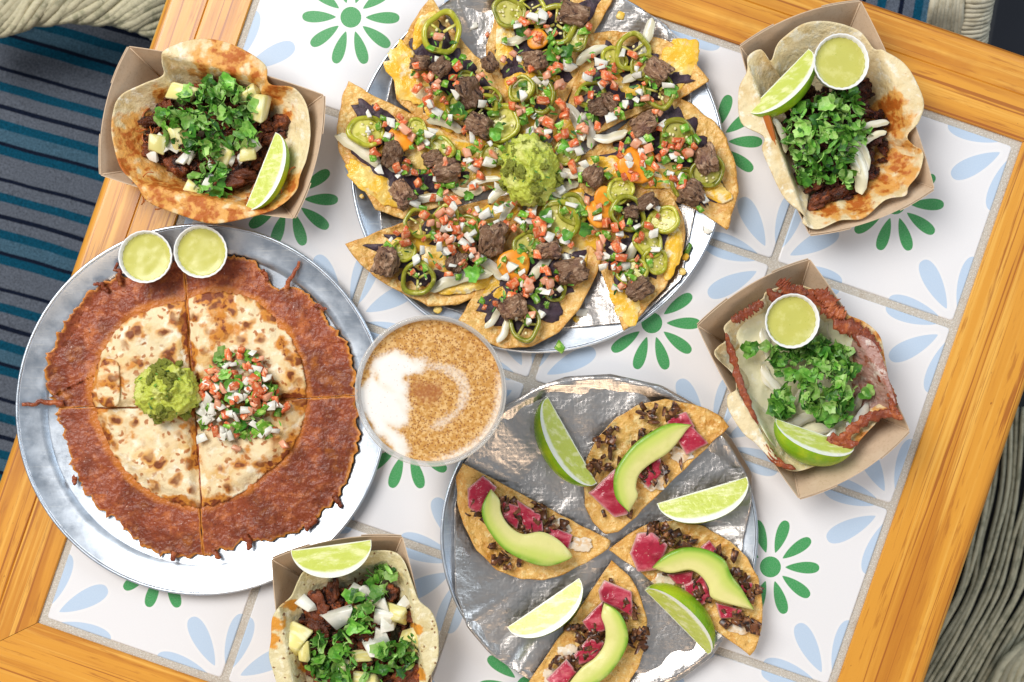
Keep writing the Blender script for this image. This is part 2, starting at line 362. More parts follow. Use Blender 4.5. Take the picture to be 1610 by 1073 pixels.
M['crust'] = pm('crisp_browned_cheese', (.275, .058, .020), (('noise', (.47, .135, .040), {'scale': 130, 'lo': .46, 'hi': .66, 'detail': 7}), ('noise', (.135, .026, .012), {'scale': 30, 'lo': .44, 'hi': .64, 'max': .85}), ('noise', (.11, .022, .010), {'scale': 420, 'lo': .58, 'hi': .68, 'max': .75}), ('noise', (.40, .16, .11), {'scale': 18, 'lo': .56, 'hi': .74, 'max': .35}), ('noise', (.58, .19, .025), {'scale': 30, 'lo': .58, 'hi': .72, 'max': .6}), ('attr', (.70, .28, .04), {'name': 's', 'lo': .955, 'hi': 1.0, 'max': .8, 'times': 90, 'amt': .06}), ('attr', (.58, .19, .025), {'lo': .5, 'hi': 1.1, 'times': 60, 'amt': 1.2, 'max': .85}), ('noise', (.78, .56, .46), {'scale': 430, 'lo': .68, 'hi': .73, 'max': .8})), rough=.34, bump=(('voro', 300, .45, .0012, {'warp': .9}), ('noise', 110, .7, .0028, {'detail': 5})), spec=.45)  # mauve patches paint sheen, orange patches paint glints, over the browned cheese
M['guac'] = pm('guacamole', (.52, .58, .075), (('noise', (.70, .72, .21), {'scale': 60, 'lo': .50, 'hi': .64, 'detail': 6}), ('noise', (.30, .41, .035), {'scale': 100, 'lo': .56, 'hi': .68, 'detail': 6, 'max': .6}), ('noise', (.04, .13, .015), {'scale': 150, 'lo': .70, 'hi': .75})), rough=.22, bump=(('noise', 130, .9, .004, {'detail': 6}),), sss=0)
M['tomato'] = pm('tomato_flesh', (.66, .13, .04), (('noise', (.76, .34, .16), {'scale': 1.6, 'lo': .46, 'hi': .60}), ('noise', (.82, .52, .34), {'scale': 3.5, 'lo': .58, 'hi': .70})), rough=.16, hue=.25)
M['tomato_pale'] = pm('pale_tomato_flesh', (.74, .36, .22), (('noise', (.70, .18, .07), {'scale': 140, 'lo': .5, 'hi': .7}),), rough=.22, hue=.15, unit=0.012)
M['onion'] = pm('raw_onion', (.80, .78, .70), (('noise', (.66, .65, .55), {'scale': 1.5, 'lo': .45, 'hi': .7}),), rough=.2, hue=.1)
M['onion_cooked'] = pm('cooked_onion', (.70, .64, .44), (('noise', (.80, .77, .65), {'scale': 2.5, 'stretch': (.3, 2, 2), 'lo': .45, 'hi': .62}),), rough=.16, hue=.15)
M['pepper'] = pm('green_chile', (.13, .33, .025), (('noise', (.38, .52, .12), {'scale': 2, 'lo': .48, 'hi': .62}),), rough=.22, hue=.45)
M['leaf_dark'] = pm('cilantro_dark', (.024, .110, .012), (('noise', (.06, .20, .02), {'scale': 3}),), rough=.36, hue=.4, bump=(('noise', 5, .5, .001),))
M['leaf_mid'] = pm('cilantro_green', (.090, .29, .028), (('noise', (.18, .40, .06), {'scale': 3}),), rough=.34, hue=.4, bump=(('noise', 5, .5, .001),))
M['leaf_light'] = pm('cilantro_pale', (.22, .46, .075), (('noise', (.38, .58, .18), {'scale': 3}),), rough=.36, hue=.3, bump=(('noise', 5, .5, .001),))
M['jal'] = pm('pickled_jalapeno', (.36, .355, .030), (('noise', (.20, .215, .012), {'scale': 3, 'lo': .45, 'hi': .66}), ('noise', (.56, .52, .13), {'scale': 5, 'lo': .54, 'hi': .68})), rough=.14, hue=.35, coat=.2)
M['jal_in'] = pm('jalapeno_membrane', (.56, .52, .13), (('noise', (.38, .36, .04), {'scale': 5, 'lo': .45, 'hi': .62}), ('noise', (.70, .66, .32), {'scale': 7, 'lo': .58, 'hi': .7})), rough=.18, hue=.2)
M['seed'] = pm('pale_seed', (.78, .70, .38), (), rough=.4)
M['carrot'] = pm('carrot', (.80, .27, .015), (('noise', (.86, .38, .04), {'scale': 120}),), rough=.25, hue=.1, unit=0.025)
M['beef'] = pm('grilled_beef', (.25, .135, .075), (('noise', (.50, .33, .215), {'scale': 5, 'stretch': (.5, 1, 1), 'lo': .50, 'hi': .60, 'detail': 8, 'rough': .75, 'dist': .8}), ('noise', (.055, .024, .015), {'scale': 4, 'stretch': (.5, 1, 1), 'lo': .53, 'hi': .61, 'detail': 7, 'dist': .8}), ('noise', (.20, .095, .07), {'scale': 1.6, 'lo': .5, 'hi': .7, 'max': .6})), rough=.30, bump=(('noise', 7, 1.0, .004, {'stretch': (.45, 1, 1), 'detail': 8}),), hue=.35)
M['pastor'] = pm('charred_pork', (.155, .040, .016), (('noise', (.34, .085, .022), {'scale': 3, 'lo': .5, 'hi': .66, 'detail': 6}), ('noise', (.028, .010, .009), {'scale': 2, 'lo': .48, 'hi': .62, 'detail': 5})), rough=.26, bump=(('noise', 6, 1.0, .0028, {'detail': 7}),), hue=.45)
M['birria'] = pm('dark_shredded_meat', (.085, .022, .013), (('noise', (.34, .070, .015), {'scale': 3, 'lo': .56, 'hi': .68, 'detail': 6}), ('noise', (.016, .007, .010), {'scale': 2, 'lo': .48, 'hi': .62})), rough=.28, bump=(('noise', 6, 1.0, .0025, {'detail': 7}),), hue=.45)
M['crisp'] = pm('fried_cheese_shred', (.50, .14, .02), (('noise', (.30, .06, .012), {'scale': 200}),), rough=.35, hue=.2, unit=0.01)
M['bean'] = pm('black_bean_spread', (.050, .026, .040), (('noise', (.115, .070, .085), {'scale': 120, 'lo': .52, 'hi': .7}), ('noise', (.022, .012, .018), {'scale': 200, 'lo': .5, 'hi': .7})), rough=.5, bump=(('noise', 200, .7, .002),))
M['cheddar'] = pm('melted_yellow_cheese', (.86, .50, .040), (('noise', (.90, .66, .20), {'scale': 60, 'lo': .46, 'hi': .64}), ('noise', (.86, .76, .50), {'scale': 70, 'lo': .54, 'hi': .66}), ('noise', (.62, .27, .02), {'scale': 140, 'lo': .60, 'hi': .72, 'max': .7})), rough=.2, bump=(('noise', 160, .6, .003),))
M['jack'] = pm('melted_white_cheese', (.82, .78, .54), (('noise', (.66, .63, .38), {'scale': 60, 'lo': .45, 'hi': .68}), ('noise', (.82, .80, .66), {'scale': 130, 'lo': .55, 'hi': .7})), rough=.2, bump=(('noise', 70, .4, .003),))
M['mauve'] = pm('browned_cheese_film', (.46, .27, .23), (('noise', (.34, .11, .06), {'scale': 90, 'lo': .48, 'hi': .64, 'detail': 6}), ('noise', (.70, .58, .52), {'scale': 150, 'lo': .52, 'hi': .66, 'detail': 6}), ('noise', (.26, .07, .03), {'scale': 260, 'lo': .58, 'hi': .68})), rough=.3, bump=(('noise', 180, .9, .003),))
M['pine'] = pm('pineapple', (.74, .66, .24), (('noise', (.82, .78, .46), {'scale': 160, 'stretch': (.3, 1, 1), 'lo': .45, 'hi': .65}), ('noise', (.42, .24, .04), {'scale': 90, 'lo': .70, 'hi': .78})), rough=.25, hue=.12, unit=0.02)
M['tuna'] = pm('raw_tuna', (.40, .022, .050), (('noise', (.62, .12, .16), {'scale': 110, 'stretch': (.4, 1, 1), 'lo': .46, 'hi': .66, 'detail': 5}), ('noise', (.30, .015, .035), {'scale': 60, 'lo': .55, 'hi': .7}), ('attr', (.66, .34, .34), {'name': 's', 'lo': .78, 'hi': 1.0, 'times': 90, 'amt': .2, 'max': .7}), ('attr', (.76, .62, .55), {'name': 's', 'lo': .94, 'hi': 1.02, 'times': 200, 'amt': .1}), ('noise', (.85, .66, .50), {'scale': 480, 'lo': .67, 'hi': .72})), rough=.16, bump=(('noise', 160, .5, .002),))
M['leek'] = pm('fried_leek', (.115, .042, .018), (('noise', (.30, .13, .05), {'scale': 2, 'lo': .52, 'hi': .66}), ('noise', (.022, .012, .012), {'scale': 1.6, 'lo': .48, 'hi': .62})), rough=.28, hue=.5)
M['crema'] = pm('white_crema', (.80, .68, .52), (('noise', (.72, .48, .26), {'scale': 160, 'lo': .46, 'hi': .62}), ('noise', (.85, .80, .72), {'scale': 240, 'lo': .52, 'hi': .66})), rough=.25, bump=(('noise', 140, .5, .002),))
M['avo'] = pm('avocado_flesh', (.74, .70, .27), (('attr', (.54, .62, .13), {'lo': .28, 'hi': .70, 'times': 60, 'amt': .12}), ('attr', (.19, .39, .024), {'lo': .68, 'hi': .90, 'times': 60, 'amt': .08}), ('noise', (.60, .60, .18), {'scale': 60, 'lo': .5, 'hi': .7, 'max': .5}), ('noise', (.36, .36, .08), {'scale': 180, 'lo': .70, 'hi': .78, 'max': .7})), rough=.28, bump=(('noise', 150, .35, .0012),))
M['rind'] = pm('lime_rind', (.22, .43, .014), (('noise', (.42, .55, .02), {'scale': 40, 'lo': .42, 'hi': .66}), ('noise', (.12, .30, .010), {'scale': 30, 'lo': .58, 'hi': .75})), rough=.24, bump=(('voro', 520, .35, .0006),), hue=.2)
M['lime'] = pm('lime_flesh', (.58, .65, .13), (('noise', (.78, .80, .38), {'scale': 120, 'stretch': (.45, 1.6, 1.6), 'lo': .46, 'hi': .66, 'detail': 5}), ('noise', (.50, .60, .10), {'scale': 260, 'lo': .60, 'hi': .72, 'max': .6}), ('attr', (.88, .90, .78), {'name': 'rho', 'lo': .76, 'hi': .87, 'times': 140, 'amt': .06}), ('attr', (.86, .89, .72), {'name': 'mem', 'lo': .35, 'hi': .8})), rough=.14, bump=(('noise', 200, .5, .0016),), sss=.15)
def glass_material():
    m = bpy.data.materials.new('clear_glass'); m.use_nodes = True; nt = m.node_tree; N = nt.nodes; L = nt.links; b = N['Principled BSDF']
    b.inputs['Base Color'].default_value = (.95, .92, .88, 1); b.inputs['Roughness'].default_value = .06; b.inputs['Specular IOR Level'].default_value = 1.0
    tr = N.new('ShaderNodeBsdfTransparent'); tr.inputs[0].default_value = (.93, .94, .94, 1); mx = N.new('ShaderNodeMixShader'); lw = N.new('ShaderNodeLayerWeight'); lw.inputs[0].default_value = .32
    mr = N.new('ShaderNodeMapRange'); mr.inputs['To Min'].default_value = .22; mr.inputs['To Max'].default_value = .9; L.new(lw.outputs['Facing'], mr.inputs['Value'])
    L.new(mr.outputs[0], mx.inputs[0]); L.new(tr.outputs[0], mx.inputs[1]); L.new(b.outputs[0], mx.inputs[2]); L.new(mx.outputs[0], N['Material Output'].inputs[0])
    return m
M['glass'] = glass_material()
M['foam'] = pm('milk_foam_with_cinnamon', (.50, .24, .045), (('noise', (.70, .44, .17), {'scale': 330, 'lo': .44, 'hi': .62, 'detail': 6}), ('voro', (.24, .075, .014), {'scale': 560, 'lo': .20, 'hi': .44, 'inv': True, 'max': .9}), ('attr', (.76, .68, .58), {'lo': .16, 'hi': .55, 'times': 500, 'amt': .45}), ('attr', (.80, .77, .73), {'lo': .42, 'hi': .85, 'times': 200, 'amt': .2}), ('voro', (.36, .15, .04), {'scale': 340, 'lo': .07, 'hi': .14, 'inv': True, 'max': .65}), ('attr', (.33, .10, .02), {'name': 'cin', 'lo': .4, 'hi': .95, 'times': 480, 'amt': .9, 'max': .9})), rough=.6, bump=(('noise', 500, .3, .0007),), rnd=False)
M['coffee'] = pm('milky_coffee', (.50, .30, .13), (), rough=.3)
M['rope'] = pm('seagrass_rope', (.50, .46, .31), (('noise', (.28, .27, .17), {'scale': 90, 'stretch': (1, 1, 1), 'lo': .45, 'hi': .68}), ('noise', (.54, .50, .36), {'scale': 200, 'lo': .52, 'hi': .7})), rough=.8, bump=(('noise', 500, .6, .0012),), hue=.2)
M['rope_pale'] = pm('pale_rope', (.62, .56, .42), (('noise', (.48, .42, .29), {'scale': 120, 'lo': .45, 'hi': .68}),), rough=.75, bump=(('noise', 500, .5, .001),), hue=.12)
M['rope_dark'] = pm('weathered_rush', (.46, .44, .32), (('noise', (.27, .27, .19), {'scale': 90, 'lo': .45, 'hi': .68}), ('noise', (.50, .48, .36), {'scale': 220, 'lo': .56, 'hi': .72})), rough=.8, bump=(('noise', 500, .6, .0012),), hue=.25)
M['dark'] = pm('dark_metal_and_gap_shade', (.012, .013, .017), (), rough=.6)  # also blackens the chair seats in place of shade between strands
M['floor'] = pm('dark_floor', (.012, .014, .022), (('noise', (.02, .022, .032), {'scale': 3}),), rough=.7)

# ------------------------------------------------------------------ the place: floor, table, chairs
fl = ob('floor', mesh('floor', [(-3, -3, 0), (3, -3, 0), (3, 3, 0), (-3, 3, 0)], [(0, 1, 2, 3)], M['floor'], False), loc=(0, 0, -.745)); fl['kind'] = 'structure'
TH = -.33142; TX, TY = .00718697, -.02960962; PITCH = .158
def box_vf(x0, x1, y0, y1, z0, z1):
    return [(x0, y0, z0), (x1, y0, z0), (x1, y1, z0), (x0, y1, z0), (x0, y0, z1), (x1, y0, z1), (x1, y1, z1), (x0, y1, z1)], \
        [(3, 2, 1, 0), (4, 5, 6, 7), (0, 1, 5, 4), (1, 2, 6, 5), (2, 3, 7, 6), (3, 0, 4, 7)]
table = thing('tiled_table', 'square table with varnished pine frame and sixteen flower printed tiles', 'table', (TX, TY, -.745), rz=TH)
def tpart(name, me, loc=(0, 0, 0), rz=0, parent=None):
    o = bpy.data.objects.new(name, me); col.objects.link(o); o.parent = parent or table
    o.location = (loc[0], loc[1], loc[2] + (0 if parent else .745)); o.rotation_euler.z = rz; return o
H0 = 2 * PITCH + .0032
tpart('grout_bed', mesh('grout_bed', *box_vf(-H0 - .002, H0 + .002, -H0 - .002, H0 + .002, -.03, -.0013), M['grout'], False))
def tile_mesh():
    h = PITCH * (.5 - .0185); r = .0028; bev = .0011; v = []; n = 0; ring = []
    for cx, cy, a0 in ((1, 1, 0), (-1, 1, 90), (-1, -1, 180), (1, -1, 270)):
        for k in range(5):
            a = math.radians(a0 + 22.5 * k); ring.append((cx * (h - r) + r * math.cos(a), cy * (h - r) + r * math.sin(a)))
    n = len(ring)
    for s, z in ((1, -.012), (1, -bev), (1 - .35 * bev / h, -.35 * bev), (1 - bev / h, 0)):
        v += [(x * s, y * s, z) for x, y in ring]
    f = [(k * n + i, k * n + (i + 1) % n, (k + 1) * n + (i + 1) % n, (k + 1) * n + i) for k in range(3) for i in range(n)]
    f.append(tuple(3 * n + i for i in range(n)))
    me = mesh('tile', v, f, M['tile'], False); return me
tm = tile_mesh(); rg = random.Random(3)
for i in range(4):
    for j in range(4):
        o = tpart('tile', tm, ((i - 1.5) * PITCH + rg.uniform(-.0005, .0005), (j - 1.5) * PITCH + rg.uniform(-.0005, .0005), rg.uniform(-.0003, .0002)), rg.uniform(-.003, .003))
        o.rotation_euler.x = rg.uniform(-.002, .002)
BW = .069
def plank(w0, w1, outer):
    "mitred board along local x, its inner edge at distance H0 + w0 from the table's middle"
    prof = [(w0, -.034), (w0, .0002), (w0 + .0009, .0011)]
    if outer:
        R = .0085
        prof += [(w1 - R + R * math.sin(a), .0012 - R + R * math.cos(a)) for a in [k * PI / 14 for k in range(8)]] + [(w1, -.034)]
    else: prof += [(w1 - .0006, .0012), (w1, .0006), (w1, -.034)]
    v = []; f = []; SX = 2; n = len(prof)
    for k in range(SX):
        for q, z in prof:
            e = H0 + q; v.append(((k / (SX - 1) * 2 - 1) * (e - .00025), e, z))
    for i in range(n):
        j = (i + 1) % n; f.append((i, j, n + j, n + i))
    f.append(tuple(range(n))); f.append(tuple(reversed(range(n, 2 * n))))
    return mesh('frame_plank', v, f, M['wood'], False)
for k, sp in enumerate((.036, .034, .041, .038)):          # top, left, bottom, right side
    for a, b, outer in (((0, sp, False), (sp + .0001, BW, True)) if k < 2 else ((0, BW, True),)):
        me = plank(a, b, outer)
        tpart('frame_plank', me, (0, 0, 0), k * PI / 2)
pv, pf = join([box_vf(-.03, .03, -.03, .03, -.70, -.034), box_vf(-.22, .22, -.22, .22, -.745, -.71)])
tpart('pedestal', mesh('pedestal', pv, pf, M['dark'], False))
tpart('under_board', mesh('under_board', *box_vf(-.30, .30, -.30, .30, -.04, -.0305), M['dark'], False))

def rope_part(name, parent, pts, rad, mat, n=7, wob=.15, seed=0):
    v, f = tube(pts, lambda t: rad * (1 + wob * nz(t * 40 + seed, seed * 3.1)), n)
    base = parent.location
    return ob(name, mesh(name, [p - base for p in v], f, mat), parent, loc=base)
def strands(parent, path, width, n, rad, mat, turns, seed, flat=.45, name='strand'):
    "cords running along a path, wound loosely round each other"
    pts = catmull(path, 60, False)
    for k in range(n):
        out = []
        for i, p in enumerate(pts):
            t = i / (len(pts) - 1); tg = (pts[min(i + 1, 59)] - pts[max(i - 1, 0)]).normalized(); s = tg.cross(Vector((0, 0, 1))).normalized()
            a = 2 * PI * (k / n + turns * t) + .5 * nz(t * 5, k, seed); r = width * (1 + .15 * nz(t * 6, k * 2.2, seed + 5))
            out.append(p + s * math.cos(a) * r + Vector((0, 0, 1)) * math.sin(a) * r * flat)
        rope_part(name, parent, out, rad, mat, seed=seed + k)
def chair_base(parent, cx, cy, rz, zs, w=.44):
    "hidden seat board and legs that carry the chair"
    q = Matrix.Rotation(rz, 3, 'Z')
    def bx(name, x0, x1, y0, y1, z0, z1):
        v, f = box_vf(x0, x1, y0, y1, z0, z1)
        ob(name, mesh(name, [q @ Vector(p) + Vector((cx, cy, 0)) - parent.location for p in v], f, M['dark'], False), parent, loc=parent.location)
    bx('seat', -w / 2, w / 2, -w / 2, w / 2, zs - .04, zs)  # board coloured black to stand in for deep shade in the rush gaps
    for sx in (-1, 1):
        for sy in (-1, 1):
            bx('leg', sx * (w / 2 - .02) - .017, sx * (w / 2 - .02) + .017, sy * (w / 2 - .02) - .017, sy * (w / 2 - .02) + .017, -.745, zs - .04)
def cushion(label, cx, cy, rz, z, w, d, h, group):
    n = 28; v = []; f = []
    for j in range(n + 1):
        for i in range(n + 1):
            x, y = i / n * 2 - 1, j / n * 2 - 1
            e = max(abs(x), abs(y)); t = (1 - abs(x) ** 6) * (1 - abs(y) ** 6)
            v.append((x * w / 2, y * d / 2, h * .5 + h * .5 * max(t, 0) ** .45 + .004 * fb(x * 2, y * 2, cx)))
    m = len(v)
    for j in range(n + 1):
        for i in range(n + 1):
            x, y = i / n * 2 - 1, j / n * 2 - 1; t = (1 - abs(x) ** 6) * (1 - abs(y) ** 6)
            v.append((x * w / 2, y * d / 2, h * .5 - h * .5 * max(t, 0) ** .45))
    for j in range(n):
        for i in range(n):
            a = j * (n + 1) + i; f.append((a, a + 1, a + n + 2, a + n + 1)); f.append((m + a, m + a + n + 1, m + a + n + 2, m + a + 1))
    o = thing('seat_cushion', label, 'cushion', (cx, cy, z), group, rz)
    c = bpy.data.objects.new('cover', mesh('cover', v, f, M['stripe'])); col.objects.link(c); c.parent = o
    edge = [Vector((w / 2 * sx, d / 2 * sy, h / 2)) for sx, sy in ((-1, -1), (1, -1), (1, 1), (-1, 1))]
    e2 = linear(edge, 80); e2.append(e2[0])
    c2 = bpy.data.objects.new('piping', mesh('piping', *tube(e2, .004, 6), M['stripe'])); col.objects.link(c2); c2.parent = c
    return o
GC = 'woven chairs round the table'
# chair at the left, its striped cushion reaching under the table
q = P(-60, 420, -.29); ch = thing('woven_chair', 'pale seagrass chair with twisted rope arm beside a large striped cushion', 'chair', (q.x, q.y, -.745), GC)
chair_base(ch, q.x, q.y, TH, -.335, .50)
strands(ch, [P(-80, 36, -.20), P(0, 16, -.19), P(90, -4, -.185), P(180, 2, -.19), P(250, 22, -.20), P(310, 70, -.24), P(350, 170, -.33)], .021, 19, .0046, M['rope'], 2.2, 1)
strands(ch, [P(-60, -26, -.235), P(60, -54, -.23), P(170, -52, -.23), P(280, -20, -.24), P(340, 40, -.27), P(380, 140, -.34)], .020, 17, .0044, M['rope'], -1.8, 9)
cushion('striped teal and grey seat cushion lying below the pale pine table edge', q.x - .012, q.y + .02, TH + .06, -.335, .50, .60, .055, 'striped seat cushions')
# chair at the top right
q = P(1300, -190, -.28); ch = thing('woven_chair', 'cream rope chair whose wrapped arm stands beside the dark gap', 'chair', (q.x, q.y, -.745), GC)
chair_base(ch, q.x, q.y, TH + .15, -.335, .42)
for k in range(9):
    rope_part('strand', ch, catmull([P(1460 + k * 6, 52 + k * 2.2, -.16), P(1466 + k * 5.6, 10, -.125), P(1474 + k * 5, -40, -.12)], 20, False), .0034, M['rope_pale'], seed=k)
core = catmull([P(1519, 75, -.175), P(1526, 30, -.15), P(1534, -20, -.13), P(1540, -60, -.13)], 26, False)
for k, p in enumerate(core):
    t = (core[min(k + 1, 25)] - core[max(k - 1, 0)]).normalized(); s = t.cross(Vector((0, 0, 1))).normalized(); u = s.cross(t)
    ring = [p + (s * math.cos(a) + u * math.sin(a)) * .0155 + t * (.0028 * math.sin(a)) for a in [2 * PI * i / 14 for i in range(15)]]
    rope_part('wrap_coil', ch, ring, .0034, M['rope_pale'], 6, .3, k)
cushion('striped cushion end beside the cream rope arm behind the table corner', P(1370, -150, -.2).x, P(1370, -150, -.2).y, TH + 1.57 + .14, -.335, .40, .30, .055, 'striped seat cushions')
# chair at the bottom right
q = P(1700, 1010, -.3); ch = thing('woven_chair', 'weathered dark rush chair in the shade beside the table edge', 'chair', (q.x, q.y, -.745), GC)
chair_base(ch, q.x, q.y, TH, -.345, .46)
for k in range(62):
    x0 = 1430 + k * 9.2 + 3 * nz(k * 2.1)
    pts = [P(x0 + 60, 640, -.33), P(x0 + 52 + 6 * nz(k * .7), 760, -.325), P(x0 + 34, 850, -.32), P(x0 + 10 + 10 * nz(k * .5, 3), 930, -.318), P(x0 - 34, 1010, -.318), P(x0 - 80, 1090, -.32), P(x0 - 120, 1150, -.33)]
    rope_part('rush_strand', ch, catmull([p + Vector((.003 * nz(k * 1.7, i * 1.3), 0, .008 * nz(k * 1.3, i))) for i, p in enumerate(pts)], 34, False), .0025, M['rope_dark'], 6, .25, k)
for k in range(9):
    pts = [P(1556 + k * 13, 1090 - k * 3, -.312), P(1580 + k * 12, 1040 - k * 3, -.308), P(1625 + k * 12, 1003 - k * 3, -.309)]
    rope_part('rush_strand', ch, catmull(pts, 16, False), .0044, M['rope_dark'], 6, .25, 60 + k)

# ------------------------------------------------------------------ pans and foil
def panz(r, R):
    "height of a pan's upper face at distance r from its middle"
    b = R * .838
    if r < b: return .0022
    if r < b + .004: return .0022 + .0032 * sstep(b, b + .004, r)
    return .0054 + .0056 * clamp((r - b - .004) / (R - b - .008))
def pan(cx, cy, rpx, label):
    c = P(cx, cy, .011); R = rpx * MM * (CAM_Z - .011) / CAM_Z
    t = thing('round_pan', label, 'pan', (c.x, c.y, 0), 'round aluminium pans')
    b = R * .838
    prof = [(.0001, .0022), (b * .5, .0022), (b - .0006, .0022), (b + .0006, .0027), (b + .003, .0050), (b + .006, .0056), (b + .012, .0075), (R - .004, .0106), (R - .0022, .0116), (R - .0008, .0118), (R, .0108), (R - .0004, .0096), (R - .003, .0092), (b + .006, .0042), (b + .002, .0024), (b - .001, .0005), (.0001, .0005)]
    me = lathe('pan_body', prof[:9] + prof[12:], 128, M['alu'], close=False)
    ob('pan_body', me, t, c.xy.to_3d())
    lip = [(R - .0020 + .0014 * math.cos(a), .0108 + .0014 * math.sin(a)) for a in [2 * PI * k / 10 for k in range(11)]]
    ob('rolled_lip', lathe('rolled_lip', lip, 128, M['alu'], close=False), t, c.xy.to_3d())
    return c, R
pan1 = pan(316, 644, 294, 'bare aluminium pan under the browned cheese quesadilla')
pan2 = pan(846, 260, 297, 'large aluminium pan under the eight loaded nacho slices')
pan3 = pan(942, 843, 251, 'smaller aluminium pan under the four tuna tostadas')
def foil(label, pan_, outline_px, seed, amp):
    c, R = pan_; out = linear(pxs(outline_px, .008), 220)
    cen = Vector((sum(p.x for p in out), sum(p.y for p in out))) / len(out)
    fr_ = random.Random(int(seed * 7)); folds = []
    for _ in range(7):
        a_ = fr_.uniform(0, PI); lam = fr_.uniform(.018, .055); folds.append((math.cos(a_) / lam, math.sin(a_) / lam, fr_.uniform(0, 1), lam * fr_.uniform(.010, .024)))
    def crease(x, y):
        h = 0
        for kx, ky, ph, am in folds:
            u = kx * x + ky * y + ph + .25 * nz(x * 9 + ph * 7, y * 9); h += am * abs((u % 1) * 2 - 1)
        return h
    def zf(x, y, s, a):
        r = (Vector((x, y)) - c.xy).length
        q = panz(min(r, R - .002), R) + .0012
        cr = abs(fb(x * 28, y * 28, seed, 3)) ** .8
        k = amp * (.35 + 1.3 * sstep(.70, .98, r / R))
        z = q + .55 * k * cr + crease(x, y) * (.55 + .7 * sstep(.6, .95, r / R)) - .0012 + .0006 * sstep(.9, 1, s) * nz(x * 200, y * 200)
        if r > R - .002: z = q + .0018 - (r - R + .002) * .6 + .4 * k * cr
        return z
    o = ob('foil_sheet', slab('foil_sheet', out, cen, 84, zf, .0004, M['foil'], origin=(cen.x, cen.y, 0)), loc=(cen.x, cen.y, 0))
    return tag(o, label, 'foil', 'foil liners')
foil('creased foil lining the pan under the loaded nachos', pan2, [(600, 190), (622, 100), (680, 20), (760, -30), (900, -35), (985, 5), (1050, 42), (1062, 72), (1085, 140), (1100, 300), (1070, 440), (1000, 506), (890, 516), (760, 505), (660, 470), (600, 360), (590, 260)], 2.2, .0022)
foil('crumpled foil lining the pan under the tuna tostadas', pan3, [(716, 930), (714, 800), (728, 730), (790, 640), (850, 606), (890, 592), (960, 588), (1040, 606), (1100, 640), (1150, 690), (1182, 745), (1180, 790), (1168, 850), (1160, 940), (1148, 985), (1120, 1030), (1070, 1068), (1000, 1090), (900, 1090), (840, 1072), (770, 1026), (735, 985)], 6.1, .0024)

# ------------------------------------------------------------------ shared food pieces
def dice_mesh(seed, sx=1, sy=1, sz=1):
    import bmesh
    r = random.Random(seed); bm = bmesh.new(); bmesh.ops.create_cube(bm, size=1)
    for v in bm.verts: v.co = Vector(((v.co.x + r.uniform(-.27, .27)) * sx, (v.co.y + r.uniform(-.27, .27)) * sy, (v.co.z + r.uniform(-.22, .22)) * sz))
    bmesh.ops.bevel(bm, geom=bm.edges[:], offset=.13 * min(sx, sy, sz), segments=1, affect='EDGES')
    me = bpy.data.meshes.new('dice'); bm.to_mesh(me); bm.free(); me.materials.append(M['tomato'])
    me.polygons.foreach_set('use_smooth', [True] * len(me.polygons)); return me
DICE = [dice_mesh(k, 1, .8 + .05 * (k % 4), .7) for k in range(8)]
FLAT = [dice_mesh(20 + k, 1.1, .85 + .1 * (k % 3), .34) for k in range(8)]
def leaf_mesh(seed, kind):
    r = random.Random(seed); n = 16 if kind == 'leaf' else 11; v = [(0, 0, 0)]; f = []
    bend = r.uniform(-1.0, 1.0); fold = r.uniform(.2, 1.0); tw = r.uniform(-.4, .4)
    asp = 1 if kind == 'leaf' else r.uniform(.3, .6)
    for ring in (.55, 1):
        for i in range(n):
            a = 2 * PI * i / n
            if kind == 'leaf': rad = .5 * (.62 + .34 * abs(math.cos(1.5 * a)) ** 1.2 + .08 * math.cos(a * 8 + seed)) * (1 if ring == 1 else .55)
            else: rad = .5 * (1 + .22 * r.uniform(-1, 1)) * ring
            x, y = rad * math.cos(a), rad * math.sin(a) * asp
            v.append((x, y, fold * abs(y) * .8 + bend * x * x + tw * x * y + .06 * r.uniform(-1, 1) * ring))
    for i in range(n):
        j = (i + 1) % n; f.append((0, 1 + i, 1 + j)); f.append((1 + i, 1 + n + i, 1 + n + j, 1 + j))
    return mesh('leaf', v, f, M['leaf_mid'])
LEAF = [leaf_mesh(k, 'leaf') for k in range(8)]; BITS = [leaf_mesh(40 + k, 'bit') for k in range(6)]
def stem_mesh(seed):
    r = random.Random(seed); p = [Vector((-.5, 0, 0)), Vector((-.15, r.uniform(-.15, .15), .05)), Vector((.2, r.uniform(-.15, .15), .05)), Vector((.5, r.uniform(-.1, .1), 0))]
    return mesh('stem', *tube(catmull(p, 6, False), .055, 5), M['leaf_light'])
STEM = [stem_mesh(k) for k in range(4)]
def lump_mesh(seed, rough=.46, nu=26, nv=16):
    r = random.Random(seed); ex = Vector((1, r.uniform(.6, .9), r.uniform(.5, .75)))
    def fn(u):
        d = 1 + rough * 1.3 * fb(u.x * 1.5 + seed, u.y * 1.5, u.z * 1.5, 2) + rough * .6 * fb(u.x * 4, u.y * 4 + seed, u.z * 4, 2)
        return Vector((u.x * ex.x, u.y * ex.y, u.z * ex.z)) * .5 * d
    return mesh('lump', *sphere_vf(nu, nv, fn), M['pastor'])
LUMP = [lump_mesh(k) for k in range(8)]
